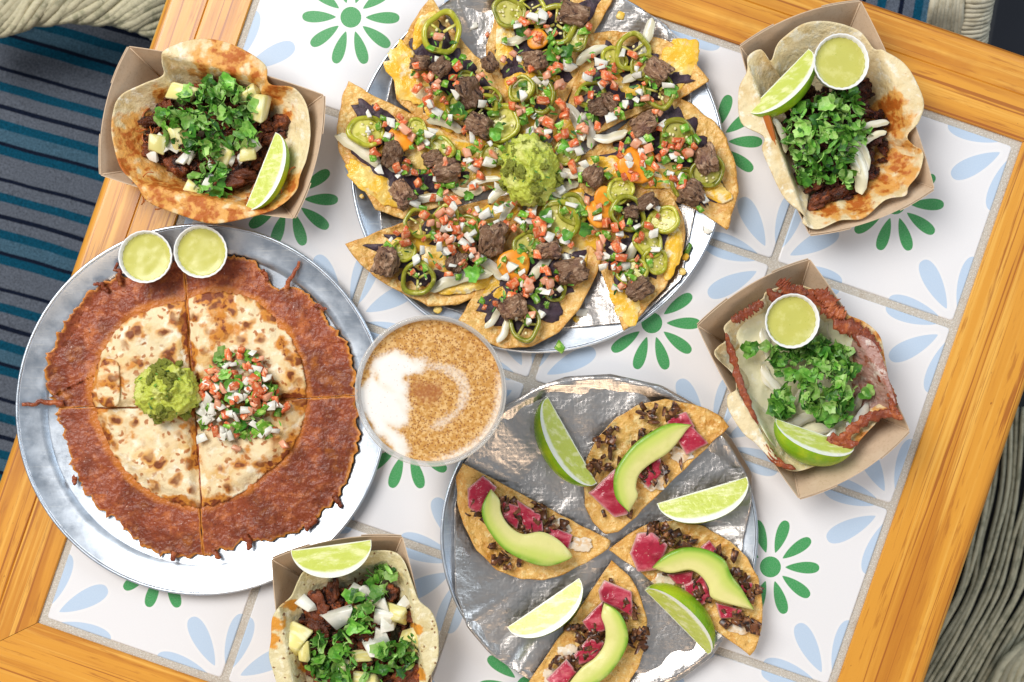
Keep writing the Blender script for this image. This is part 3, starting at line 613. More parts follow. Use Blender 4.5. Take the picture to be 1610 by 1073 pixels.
def beef_mesh(seed):
    r = random.Random(seed); ex = (1, r.uniform(.75, .95), r.uniform(.62, .8))
    def fn(u):
        m = max(abs(u.x), abs(u.y), abs(u.z)); q = u / m; q = q.lerp(u * 1.25, .32)
        d = 1 + .16 * fb(u.x * 2.4 + seed, u.y * 5, u.z * 5, 4) + .34 * fb(u.x * 1.3, u.y * 1.3 + seed, u.z * 1.3, 2) - .10 * abs(nz(u.x * 2 + seed, u.y * 3, u.z * 3))
        return Vector((q.x * ex[0], q.y * ex[1], q.z * ex[2])) * .5 * d
    return mesh('beef', *sphere_vf(44, 30, fn), M['beef'])
BEEF = [beef_mesh(k * 3.7 + 1) for k in range(7)]
def jal_mesh(seed, kind):
    r = random.Random(seed); n = 30; v = []; f = []; mi = []
    ph = r.uniform(0, 6); ov = r.uniform(.72, .92)
    def W(a): return (1 + .05 * math.sin(3 * a + ph) + .03 * math.sin(5 * a)) * .5
    t = .13
    sec = [(0, -.10), (.012, -.04), (.012, .06), (-.02, .105), (-t + .03, .09), (-t, .03), (-t + .01, -.09)]
    for i in range(n):
        a = 2 * PI * i / n
        for dr, z in sec:
            q = W(a) + dr; v.append((q * math.cos(a), q * math.sin(a) * ov, z))
    k = len(sec)
    for i in range(n):
        for s in range(k):
            j = (i + 1) % n; f.append((i * k + s, j * k + s, j * k + (s + 1) % k, i * k + (s + 1) % k)); mi.append(0)
    def add(vf, m):
        o = len(v); v.extend(vf[0])
        for q in vf[1]: f.append(tuple(i + o for i in q)); mi.append(m)
    if kind == 'full':
        rr = .5 - t + .02
        vv = [Vector((0, 0, .055))]
        for s in (.5, 1):
            for i in range(18):
                a = 2 * PI * i / 18; vv.append(Vector((rr * s * math.cos(a), rr * s * math.sin(a) * ov, .04 - .03 * abs(math.sin(1.5 * a + ph)) * s)))
        ff = [(0, 1 + i, 1 + (i + 1) % 18) for i in range(18)] + [(1 + i, 19 + i, 19 + (i + 1) % 18, 1 + (i + 1) % 18) for i in range(18)]
        add((vv, ff), 1)
    else:
        for s in range(3):
            a = ph + s * 2.1; q = .40
            add(tube([Vector((.03 * math.cos(a), .03 * math.sin(a), .02)), Vector((q * math.cos(a), q * math.sin(a) * ov, .02))], .035, 6), 1)
    for s in range(7 if kind == 'full' else 4):
        a = r.uniform(0, 6.28); d = r.uniform(.12, .30); p = Vector((d * math.cos(a), d * math.sin(a) * ov, .06))
        add(sphere_vf(7, 5, lambda u: p + Vector((u.x * .045, u.y * .035, u.z * .02))), 2)
    return mesh('jalapeno', v, f, [M['jal'], M['jal_in'], M['seed']], mi=mi)
JAL_RING = [jal_mesh(k, 'ring') for k in range(4)]; JAL_FULL = [jal_mesh(10 + k, 'full') for k in range(4)]
def strip_mesh(seed):
    "a bent, slightly cupped sliver of onion, one unit long"
    r = random.Random(seed); n = 12; v = []; f = []; b = r.uniform(-.5, .5); wd = r.uniform(.075, .13)
    for lay in (0, -.03):
        for i in range(n + 1):
            t = i / n - .5; w_ = wd * (1 - (2 * t) ** 4) ** .5 * (1 + .1 * nz(t * 6, seed)) + .006
            y = b * (t * t - .1) + .05 * nz(t * 4, seed + 3)
            for s in (-1, 0, 1): v.append((t, y + s * w_, lay * .7 - .035 * (1 - s * s) + .12 * (.25 - t * t) + .03 * nz(t * 5, seed + 8)))
    m = 3 * (n + 1)
    for i in range(n):
        for s in range(2):
            a = i * 3 + s; f.append((a, a + 3, a + 4, a + 1)); f.append((m + a, m + a + 1, m + a + 4, m + a + 3))
        for a, d in ((i * 3, 1), (i * 3 + 2, 0)): f.append((a, m + a, m + a + 3, a + 3) if d else (a, a + 3, m + a + 3, m + a))
    return mesh('strip', v, f, M['onion_cooked'])
STRIP = [strip_mesh(k) for k in range(6)]
def carrot_mesh(seed):
    prof = [(.001, .09), (.42, .10), (.49, .07), (.5, 0), (.48, -.08), (.001, -.09)]
    return lathe('carrot', prof, 20, M['carrot'], wob=lambda a, k: 1 + .06 * math.sin(3 * a + seed))
CARROT = [carrot_mesh(k) for k in range(3)]

KINDS = {  # name, meshes, materials, size range in px
    'tom': ('tomato_dice', DICE, ('tomato', 'tomato', 'tomato', 'tomato_pale'), (7, 14)),
    'oni': ('onion_dice', FLAT, ('onion',), (7, 14)),
    'pep': ('chile_dice', FLAT, ('pepper',), (8, 13)),
    'cil': ('cilantro_leaf', LEAF, ('leaf_mid', 'leaf_dark', 'leaf_light', 'leaf_mid', 'leaf_light'), (12, 34)),
    'chop': ('cilantro_shred', BITS, ('leaf_mid', 'leaf_dark', 'leaf_light', 'leaf_mid'), (12, 26)),
    'bit': ('cilantro_bit', BITS, ('leaf_mid', 'leaf_dark', 'leaf_light'), (8, 13)),
    'stem': ('cilantro_stem', STEM, ('leaf_light', 'leaf_mid'), (12, 22)),
    'pork': ('pork_chunk', LUMP, ('pastor',), (16, 30)),
    'dark': ('meat_chunk', LUMP, ('birria',), (12, 24)),
    'beef': ('beef_cube', BEEF, ('beef',), (24, 38)),
    'pine': ('pineapple_chunk', DICE, ('pine',), (18, 26)),
    'jr': ('jalapeno_slice', JAL_RING, None, (50, 60)), 'jf': ('jalapeno_slice', JAL_FULL, None, (44, 56)),
    'strip': ('onion_strip', STRIP, ('onion_cooked',), (40, 60)),
    'car': ('carrot_slice', CARROT, None, (36, 44)),
    'leek': ('fried_leek_piece', FLAT, ('leek',), (6, 13)), 'curl': ('fried_leek_curl', BITS, ('leek',), (10, 22)),
    'shred': ('cheese_shred', STEM, ('crisp',), (14, 26)),
}
def put(kind, parent, px, py, z, rg, size=None, tilt=.5, rz=None, mat=None, lift=0):
    name, meshes, mats, sr = KINDS[kind]
    s = (size or rg.uniform(*sr)) * MM * (CAM_Z - z) / CAM_Z
    me = rg.choice(meshes)
    rot = (rg.uniform(-tilt, tilt), rg.uniform(-tilt, tilt), rg.uniform(0, 6.28) if rz is None else rz)
    p = P(px, py, z); p.z += lift
    if meshes in (DICE, FLAT, BITS, LUMP): s = (s * rg.uniform(.8, 1.3), s * rg.uniform(.7, 1.1), s * rg.uniform(.7, 1.1))
    return ob(name, me, parent, p, rot, s, M[mat] if mat else (M[rg.choice(mats)] if mats else None))
def scatter(parent, poly, n, kinds, zf, rg, tilt=.6, lift=(0, .004), keep=None):
    xs = [p[0] for p in poly]; ys = [p[1] for p in poly]; ks = list(kinds); ws = [kinds[k] for k in ks]; c = 0; tries = 0
    while c < n and tries < n * 30:
        tries += 1; x = rg.uniform(min(xs), max(xs)); y = rg.uniform(min(ys), max(ys))
        if not inpoly(x, y, poly) or (keep and not keep(x, y)): continue
        put(rg.choices(ks, ws)[0], parent, x, y, zf(x, y) + rg.uniform(*lift), rg, tilt=tilt); c += 1
def ell(cx, cy, rx, ry, n=16, rot=0):
    return [(cx + rx * math.cos(a) * math.cos(rot) - ry * math.sin(a) * math.sin(rot), cy + rx * math.cos(a) * math.sin(rot) + ry * math.sin(a) * math.cos(rot)) for a in [2 * PI * i / n for i in range(n)]]
def dome(cx, cy, rx, ry, z0, h): return lambda x, y: z0 + h * max(0, 1 - ((x - cx) / rx) ** 2 - ((y - cy) / ry) ** 2)

LIMES = 'lime wedges'
def lime(p0, p1, side, roll, label, z, wedge=75, fat=.42):
    """wedge of lime with its long axis from p0 to p1; roll 0 shows one flat cut face upwards, its rind edge to the given side;
    a larger roll turns the thin edge up"""
    L = (P(*p1, z + .015) - P(*p0, z + .015)); a = L.length / 2; b = a * 2 * fat; ang = math.atan2(L.y, L.x); W = math.radians(wedge)
    nt, nf, nr = 28, 12, 10
    def pt(t, ph, rho):
        # t along the axis, ph from the upper cut face (0) downward, rho from thin edge to rind
        x = -math.cos(t) * a * (1 + .05 * (abs(math.cos(t)) ** 8)); r = b * math.sin(t) ** .85 * rho
        return Vector((x, r * math.cos(ph), -r * math.sin(ph)))
    R = Matrix.Rotation(ang, 3, 'Z') @ Matrix.Scale(side, 3, Vector((0, 1, 0))) @ Matrix.Rotation(roll, 3, 'X')
    v = []; f = []
    for i in range(nt + 1):
        for j in range(nf + 1): v.append(R @ pt(PI * i / nt, W * j / nf, 1 + .006 * nz(i * .7, j * .9)))
    for i in range(nt):
        for j in range(nf): q = i * (nf + 1) + j; f.append((q, q + 1, q + nf + 2, q + nf + 1))
    v2 = []; f2 = []; rho = []; mem = []
    for ph in (0, W):
        o = len(v2)
        for i in range(nt + 1):
            for k in range(nr + 1):
                rr = k / nr; p = pt(PI * i / nt, ph, rr * .997); p.z += (1 if ph == 0 else 0) * .0006 * nz(i * .8, k) * (rr < .85)
                v2.append(R @ p); rho.append(max(rr, abs(math.cos(PI * i / nt)) ** 6 * .9)); mem.append(1 - clamp(rr / .10))
        for i in range(nt):
            for k in range(nr):
                q = o + i * (nr + 1) + k; g = (q, q + nr + 1, q + nr + 2, q + 1); f2.append(g if ph else tuple(reversed(g)))
    if side > 0: f = [tuple(reversed(q)) for q in f]; f2 = [tuple(reversed(q)) for q in f2]
    al = v + v2; mn = min(p.z for p in al)
    cx = (min(p.x for p in al) + max(p.x for p in al)) / 2; cy = (min(p.y for p in al) + max(p.y for p in al)) / 2
    c = P((p0[0] + p1[0]) / 2, (p0[1] + p1[1]) / 2, z + .012); T = Vector((-cx, -cy, -mn))
    t = thing('lime_wedge', label, 'lime', (c.x, c.y, z), LIMES)
    ob('rind', mesh('rind', [p + T for p in v], f, M['rind']), t, (c.x, c.y, z))
    ob('flesh', mesh('flesh', [p + T for p in v2], f2, M['lime'], True, {'rho': rho, 'mem': mem}), t, (c.x, c.y, z))
def guac(px, py, r, z, label, seed):
    c = P(px, py, z + .02); R = r * MM * .97
    def fn(u):
        d = .97 + .15 * fb(u.x * 2 + seed, u.y * 2, u.z * 2, 3) + .16 * abs(fb(u.x * 4.2, u.y * 4.2 + seed, u.z * 4.2, 3)) + .055 * fb(u.x * 12, u.y * 12, u.z * 12 + seed, 3)
        p = u * R * d * (1 + .10 * math.sin(math.atan2(u.y, u.x) * 2 + seed)); p.z = p.z * .82 if p.z > 0 else p.z * .55
        return p + Vector((0, 0, R * .42))
    o = ob('guacamole_scoop', mesh('guacamole_scoop', *sphere_vf(110, 70, fn), M['guac']), loc=(c.x, c.y, z))
    tag(o, label, 'guacamole', 'scoops of guacamole')
    rg = random.Random(int(seed * 10))
    for k in range(26):
        a = rg.uniform(0, 6.28); el = rg.uniform(-.1, 1.3); rr = R * (1.02 if el < .4 else .98)
        p_ = Vector((rr * math.cos(el) * math.cos(a), rr * math.cos(el) * math.sin(a), R * .42 + rr * .84 * math.sin(el)))
        ob('avocado_lump', rg.choice(LUMP), o, Vector((c.x, c.y, z)) + p_, (rg.uniform(-1, 1), rg.uniform(-1, 1), rg.uniform(0, 6)), rg.uniform(.005, .011), M['guac'])
    for k in range(16):
        a = rg.uniform(0, 6.28); d = rg.uniform(.2, .93) * R; x, y = d * math.cos(a), d * math.sin(a)
        z_ = R * .42 + .84 * math.sqrt(max(R * R * 1.1 - d * d, 0))
        ob('herb_fleck', rg.choice(BITS), o, (c.x + x, c.y + y, z + z_), (rg.uniform(-.8, .8), rg.uniform(-.8, .8), rg.uniform(0, 6)), rg.uniform(.002, .005), M[rg.choice(['leaf_dark', 'leaf_mid'])])
def cup(px, py, rpx, ztop, label, h=.022, seed=0):
    c = P(px, py, ztop); R = rpx * MM * (CAM_Z - ztop) / CAM_Z; z0 = ztop - h
    t = thing('sauce_cup', label, 'sauce cup', (c.x, c.y, z0), 'cups of green sauce')
    prof = [(R * .001, 0), (R * .78, 0), (R * .80, .001), (R * .97, h - .0025), (R, h - .0012), (R, h - .0002), (R * .985, h), (R * .95, h - .0004), (R * .90, h - .003), (R * .78, .002), (R * .001, .002)]
    me = lathe('paper_cup', prof, 96, M['paper_white'], wob=lambda a, k: 1 + (.012 if k in (2, 3, 8, 9) else .006) * math.sin(a * 24) + .012 * math.sin(2 * a + seed), close=False)
    ob('paper_cup', me, t, (c.x, c.y, z0))
    out = [Vector((c.x + R * .915 * math.cos(a), c.y + R * .915 * math.sin(a))) for a in [2 * PI * i / 60 for i in range(60)]]
    ob('sauce', slab('sauce', out, c, 14, lambda x, y, s, a: ztop - .0052 + .0003 * fb((x - c.x) * 90 + seed, (y - c.y) * 90, 1, 2) + .0012 * s ** 8, .004, M['sauce'], origin=(c.x, c.y, z0)), t, (c.x, c.y, z0))

# ------------------------------------------------------------------ the quesadilla on the bare pan
def polar(pts, c):
    "radius as a function of angle, through traced points"
    q = sorted((math.atan2(y - c[1], x - c[0]), math.hypot(x - c[0], y - c[1])) for x, y in pts)
    def f(a):
        a = (a + PI) % (2 * PI) - PI
        for i in range(len(q)):
            a0, r0 = q[i - 1]; a1, r1 = q[i]
            if i == 0: a0 -= 2 * PI
            if a0 <= a <= a1: return r0 + (r1 - r0) * (a - a0) / max(a1 - a0, 1e-6)
        a0, r0 = q[-1]; a1, r1 = q[0]; a1 += 2 * PI
        return r0 + (r1 - r0) * (a - a0) / (a1 - a0)
    return f
QC = (303, 637)
skirt = polar([(320, 403), (355, 400), (405, 413), (420, 437), (440, 455), (468, 447), (500, 478), (522, 512), (550, 545), (560, 600), (562, 640), (565, 690), (556, 735), (532, 785), (490, 825), (435, 850), (390, 852), (350, 868), (300, 878), (272, 876), (240, 868), (212, 855), (188, 820), (150, 797), (117, 745), (102, 690), (88, 655), (86, 635), (68, 592), (85, 540), (104, 508), (122, 480), (150, 452), (180, 436), (210, 428), (250, 418), (290, 408)], QC)
tort = polar([(330, 461), (365, 462), (400, 475), (440, 512), (468, 560), (480, 610), (472, 670), (448, 715), (412, 745), (360, 783), (318, 797), (280, 790), (235, 772), (195, 735), (165, 690), (148, 640), (146, 595), (165, 548), (195, 507), (235, 486), (285, 472)], QC)
cuts = [math.atan2(622 - 637, 565 - 303), math.atan2(880 - 637, 320 - 303), math.atan2(642 - 637, 60 - 303) % (2 * PI), math.atan2(400 - 637, 289 - 303) % (2 * PI)]
qlab = ['browned cheese quesadilla quarter beside the latte glass, below the salsa heap', 'browned cheese quesadilla quarter with scorched lower tortilla beside the plain pan rim',
        'browned cheese quesadilla quarter with torn tortilla flap and one long cheese tendril', '']
qlab[3] = 'browned cheese quesadilla quarter with lacy edge holes and a thin upright tendril'
c1, R1 = pan1
def skirt_z(x, y):
    r = (Vector((x, y)) - c1.xy).length
    return panz(r, R1) + .0036 + .0016 * fb(x * 40, y * 40, 3, 3) + .0010 * abs(fb(x * 110, y * 110, 8, 3))
def quarter(k):
    a0 = cuts[k]; a1 = cuts[(k + 1) % 4]
    if a1 < a0: a1 += 2 * PI
    am = (a0 + a1) / 2; cen = (QC[0] + 118 * math.cos(am), QC[1] + 118 * math.sin(am))
    def outline(rf, jag, z, gap, shift, seed):
        o = (QC[0] + gap * 1.4 * math.cos(am) + shift[0], QC[1] + gap * 1.4 * math.sin(am) + shift[1]); pts = []; n = 110
        arc = []
        for i in range(n + 1):
            a = a0 + (a1 - a0) * i / n; j = 0
            if jag: j = jag * (1.2 * fb(a * 14, seed, 0, 4) + 3.0 * max(0, nz(a * 34, seed + 3)) ** 2.2 + .6 * nz(a * 110, seed) - .3)
            r = rf(a) + j; arc.append((o[0] + r * math.cos(a), o[1] + r * math.sin(a)))
        m = 34
        first = [(o[0] + (arc[0][0] - o[0]) * i / m, o[1] + (arc[0][1] - o[1]) * i / m) for i in range(m)]
        last = [(o[0] + (arc[-1][0] - o[0]) * (1 - i / m), o[1] + (arc[-1][1] - o[1]) * (1 - i / m)) for i in range(1, m)]
        w_ = 1.6
        sid = lambda L: [(x + w_ * nz(x * .08, y * .08, seed), y + w_ * nz(x * .08, y * .08, seed + 9)) for x, y in L]
        return pxs(sid(first) + arc + sid(last), z)
    cw = P(*cen, .006)
    t = thing('quesadilla_quarter', qlab[k], 'quesadilla', (cw.x, cw.y, .0022), 'quesadilla quarters')
    tq = lambda x, y: tort
    def crust_attr(x, y, s):
        d = P(*QC, .006); r = (Vector((x, y)) - d.xy).length / MM
        a = math.atan2(-(y - d.y), x - d.x)
        return 1 - sstep(0, 22, abs(r - tort(a)) - 2)
    ob('cheese_crust', slab('cheese_crust', outline(skirt, 6, .006, .15, (0, 0), k * 5 + 1), cw, 34, lambda x, y, s, a: skirt_z(x, y), .0026, M['crust'], crust_attr, origin=cw.xy.to_3d()), t, (cw.x, cw.y, 0))
    sh = ((1, 1), (1, 3), (-3, 2), (0, -1))[k]
    tc_ = P(QC[0] + 75 * math.cos(am), QC[1] + 75 * math.sin(am), .012)
    def tz(x, y, s, a): return .0125 + .0022 * fb(x * 26, y * 26, 4 + k, 2) + .0010 * fb(x * 90, y * 90, k, 2) - .0046 * sstep(.72, 1, s)
    def char(x, y, s):
        return clamp(.16 + .75 * fb(x * 30 + k, y * 30, 2.2, 3) + .34 * sstep(.70, .97, s) * (1 + nz(x * 60, y * 60, 5)))
    ob('tortilla', slab('tortilla', outline(tort, 2.2, .012, .9, sh, k * 3 + 40), tc_, 30, tz, .0042, M['grilled'], char, origin=tc_.xy.to_3d()), t, (tc_.x, tc_.y, 0))
    return t
qs = [quarter(k) for k in range(4)]
def tendril(parent, pts, r):
    p = catmull([P(x, y, z) for x, y, z in pts], 14, False)
    p = [q + Vector((nz(i * .35, pts[0][0]), nz(i * .35, pts[0][1] + 5), .4 * nz(i * .4, 9))) * .0035 * min(1, i / 5) for i, q in enumerate(p)]
    v, f = tube(p, lambda t: r * (1.25 - .6 * t) * (1 + .35 * nz(t * 9, pts[0][0])), 8)
    ob('cheese_tendril', mesh('cheese_tendril', [q - parent.location for q in v], f, M['crust']), parent, parent.location)
for k, pts, r in ((2, [(100, 634, .008), (70, 634, .010), (36, 636, .0125)], .0022), (2, [(170, 458, .008), (160, 449, .0105), (150, 446, .0118)], .0018), (2, [(190, 448, .009), (187, 430, .0115), (181, 418, .012)], .0018),
                  (3, [(450, 452, .008), (458, 436, .011), (472, 413, .0125)], .0018), (3, [(412, 425, .008), (420, 436, .0085), (418, 440, .009)], .0017), (3, [(495, 480, .008), (506, 484, .009), (514, 487, .01)], .0015),
                  (0, [(525, 778, .008), (532, 790, .009), (537, 796, .010)], .0024), (0, [(498, 815, .008), (488, 825, .0095), (482, 832, .0105)], .0026), (1, [(275, 868, .008), (272, 877, .009), (272, 881, .0095)], .0024),
                  (0, [(385, 842, .008), (392, 856, .009), (393, 861, .010)], .0024), (1, [(335, 866, .008), (342, 875, .009), (344, 877, .0095)], .002), (1, [(118, 750, .008), (117, 757, .009), (118, 760, .0095)], .002)):
    tendril(qs[k], pts, r)
# a torn flap of tortilla
fc = P(180, 616, .016)
ob('tortilla_flap', slab('tortilla_flap', catmull(pxs([(163, 566), (184, 570), (188, 600), (187, 632), (176, 640), (160, 638), (152, 620), (153, 590)], .016), 40), P(171, 606, .016), 10, lambda x, y, s, a: .0158 + .0012 * fb(x * 60, y * 60, 1, 2) + .0012 * (1 - s), .002, M['grilled'], lambda x, y, s: clamp(.5 + .6 * fb(x * 60, y * 60, 2, 2)), origin=fc.xy.to_3d()), qs[2], (fc.x, fc.y, 0))
guac(258, 617, 46, .0115, 'round green guacamole scoop on the quesadilla beside its salsa heap', 1.3)
rg = random.Random(11); pc = P(378, 622, .0125)
t = thing('salsa_heap', 'heap of diced tomato, onion and green herbs on the grilled quesadilla', 'salsa', (pc.x, pc.y, .0125))
SH = [(330, 575), (352, 552), (385, 548), (412, 556), (420, 590), (442, 630), (442, 665), (432, 690), (395, 692), (350, 688), (318, 668), (304, 640), (308, 610)]
dm = dome(376, 622, 72, 76, .0145, .010)
scatter(t, SH, 120, {'bit': 3, 'pep': 3, 'cil': 1, 'tom': 1.2}, dm, rg, lift=(-.003, .001))
scatter(t, [p for p in SH], 84, {'oni': 4, 'tom': 2, 'pep': 2.4, 'bit': 2}, dm, rg, lift=(.001, .0035), keep=lambda x, y: y > 590)
scatter(t, [(320, 600), (345, 556), (385, 548), (412, 560), (420, 600), (440, 640), (400, 640), (340, 630)], 60, {'tom': 5, 'oni': 1.5, 'bit': 2}, dm, rg, lift=(.001, .004))
for x, y in ((300, 600), (292, 586), (448, 642), (446, 700), (372, 705), (318, 690)): put(rg.choice(['tom', 'oni', 'bit']), t, x, y, .0155, rg)
cup(228, 404, 42, .030, 'white cup of green sauce beside the pine table edge, farther from the taco boat', seed=1)
cup(315, 396, 42, .030, 'white cup of green sauce with frothy top touching the dark crust shade', seed=2.5)

# ------------------------------------------------------------------ nacho slices
c2, R2 = pan2
def chip_z(x, y):
    r = (Vector((x, y)) - c2.xy).length
    return .0108 + .0078 * clamp(r / R2) ** 1.5
def pchip(px, py):
    p = P(px, py, .016); return chip_z(p.x, p.y)
N8 = [  # label, outline px, apex side
 ('nacho slice with one big pickled jalapeno ring at its pointed end', [(672, 0), (652, 30), (632, 68), (617, 86), (624, 112), (630, 150), (660, 178), (720, 215), (795, 252), (806, 215), (790, 150), (778, 120), (744, 91), (726, 73), (690, 25)]),
 ('nacho slice with yellow cheese side, loaded with jalapenos, pointing at the pine frame', [(790, -14), (784, 40), (774, 72), (772, 95), (785, 130), (805, 180), (826, 232), (846, 232), (880, 170), (903, 117), (918, 65), (948, 6), (956, -20), (880, -36), (820, -30)]),
 ('nacho slice with bare golden corner and yellow cheese beside the grout line', [(930, 63), (965, 56), (1000, 55), (1057, 68), (1085, 94), (1109, 121), (1062, 151), (1023, 163), (960, 196), (880, 240), (862, 232), (890, 180), (912, 120)]),
 ('nacho slice with dark bean edge and carrot, overhanging the pan toward the taco boats', [(1033, 165), (1049, 157), (1088, 172), (1120, 195), (1141, 218), (1157, 258), (1160, 296), (1143, 348), (1103, 325), (1052, 303), (990, 292), (890, 280), (888, 262), (950, 225), (1000, 190)]),
 ('nacho slice with a jalapeno ring round a beef piece and one yellow cheese corner', [(1047, 312), (1066, 344), (1074, 372), (1069, 405), (1047, 450), (1008, 494), (988, 511), (977, 484), (957, 439), (940, 400), (905, 345), (868, 300), (890, 288), (960, 295), (1010, 300)]),
 ('nacho slice strewn with tomato, its rounded edge beside the latte glass', [(733, 505), (770, 537), (800, 549), (840, 544), (876, 521), (904, 484), (927, 432), (934, 405), (910, 370), (862, 318), (838, 312), (820, 345), (795, 385), (768, 440), (752, 470)]),
 ('nacho slice with exposed dark bean point beside the pan holding the quesadilla', [(551, 394), (562, 411), (590, 439), (632, 461), (671, 478), (710, 473), (749, 456), (772, 425), (798, 370), (822, 318), (806, 302), (740, 322), (690, 338), (640, 356), (612, 366)]),
 ('nacho slice with one round jalapeno slice and carrot near its bare golden corner', [(547, 140), (537, 165), (530, 205), (532, 236), (554, 271), (576, 296), (592, 320), (637, 334), (660, 328), (730, 305), (804, 285), (802, 258), (740, 228), (676, 199), (630, 180), (580, 158)]),
]
def widen(out, k):
    cx = sum(p[0] for p in out) / len(out); cy = sum(p[1] for p in out) / len(out); r = Vector((cx - 832, cy - 266)).normalized(); q = Vector((-r.y, r.x)); o = []
    for x, y in out:
        d = Vector((x - cx, y - cy)); d = r * d.dot(r) + q * d.dot(q) * k; o.append((cx + d.x, cy + d.y))
    return o
N8 = [(lab, widen(out, 1.13)) for lab, out in N8]
slices = []; rg = random.Random(5)
for k, (lab, out) in enumerate(N8):
    z = .0165; cx = sum(p[0] for p in out) / len(out); cy = sum(p[1] for p in out) / len(out); cw = P(cx, cy, z)
    t = thing('nacho_slice', lab, 'nachos', (cw.x, cw.y, .006), 'slices of loaded nachos'); slices.append(t)
    o2 = linear(pxs(out, z), 120)
    o2 = [p + Vector((nz(p.x * 90, p.y * 90, k), nz(p.x * 90, p.y * 90, k + 7))) * .0012 for p in o2]
    dz = .0009 * (k % 3)
    zf = lambda x, y, s, a, dz=dz, k=k: chip_z(x, y) + dz + .0014 * fb(x * 55, y * 55, k, 2) + .0006 * fb(x * 200, y * 200, k, 2) + .001 * sstep(.8, 1, s)
    ob('tostada', slab('tostada', o2, cw, 26, zf, .0030, M['tostada'], origin=cw.xy.to_3d()), t, (cw.x, cw.y, 0))
    # black bean spread, uneven, short of the rim
    def shrink(f0, j, seed, n=110):
        o = []
        for p in linear(pxs(out, z), n):
            d = p - cw.xy; o.append(cw.xy + d * (f0 + j * fb(p.x * 80, p.y * 80, seed, 3)))
        return o
    ob('bean_spread', slab('bean_spread', shrink(.74, .22, k + 3), cw, 20, lambda x, y, s, a: chip_z(x, y) + dz + .0024 + .0012 * fb(x * 120, y * 120, k, 3) - .0012 * sstep(.85, 1, s), .003, M['bean'], origin=cw.xy.to_3d()), t, (cw.x, cw.y, 0))
# melted cheese: (slice, blob centre, radii, turn)
CH = [(0, 640, 115, 22, 42, -.5), (0, 668, 45, 13, 26, .5), (0, 700, 175, 36, 20, .6), (0, 765, 215, 30, 16, .7), (1, 797, 55, 14, 52, .1), (1, 840, 130, 30, 40, 0), (1, 835, 205, 14, 22, 0), (2, 1068, 100, 24, 30, .6), (2, 985, 130, 40, 26, -.4), (2, 900, 205, 26, 20, -.6),
      (3, 1040, 275, 46, 16, .1), (3, 960, 262, 46, 14, 0), (3, 1118, 300, 26, 12, .4), (4, 985, 478, 16, 26, -.4), (4, 1056, 398, 12, 30, .2), (4, 950, 350, 36, 28, .8), (4, 905, 315, 26, 14, .7), (5, 880, 385, 40, 44, .2), (5, 800, 430, 20, 46, .5), (5, 850, 340, 20, 22, 0),
      (6, 640, 385, 34, 14, -.3), (6, 735, 445, 36, 13, -.2), (6, 760, 345, 46, 16, -.3), (6, 700, 400, 40, 20, -.3), (7, 590, 290, 42, 15, .62), (7, 690, 225, 50, 16, .3), (7, 765, 268, 40, 20, 0), (7, 640, 245, 40, 20, .3)]
for i, (k, x, y, rx, ry, ro) in enumerate(CH):
    c = P(x, y, .019); o = [P(px, py, .019).xy for px, py in ell(x, y, rx, ry, 60, ro)]
    o = [c.xy + (p - c.xy) * (1.28 + .45 * fb(p.x * 110, p.y * 110, i, 3)) for p in o]
    ob('melted_cheese', slab('melted_cheese', o, c, 12, lambda x, y, s, a: chip_z(x, y) + .0042 + .0012 * fb(x * 100, y * 100, i, 3) - .0016 * sstep(.55, 1, s), .0022, M['cheddar'], origin=c.xy.to_3d()), slices[k], (c.x, c.y, 0))
def near(px, py):
    b = None
    for k, (_, out) in enumerate(N8):
        if inpoly(px, py, out): return k
        d = min(math.hypot(px - x, py - y) for x, y in out)
        if b is None or d < b[0]: b = (d, k)
    return b[1]
def nput(kind, px, py, size=None, rz=None, tilt=.35, mat=None, up=.006):
    return put(kind, slices[near(px, py)], px, py, pchip(px, py) + up, rg, size, tilt, rz, mat)
for x, y, s, rz in ((723, 440, 105, .25), (680, 312, 60, .1), (766, 418, 66, -.6), (565, 236, 90, -.6), (1016, 60, 66, 1.25), (905, 190, 70, -1.1), (925, 205, 60, -1.3), (1022, 268, 80, -.2), (884, 300, 60, .6), (930, 85, 60, .5), (815, 60, 56, .4), (960, 215, 56, .2), (800, 330, 60, .9), (735, 300, 54, 0), (700, 195, 60, -.3),
                    (625, 262, 60, -.5), (1005, 120, 60, .3), (990, 405, 66, 1.2), (850, 420, 64, .9), (776, 500, 44, 1.0), (792, 520, 44, 1.2)):
    nput('strip', x, y, s, rz, .2, up=.0065)
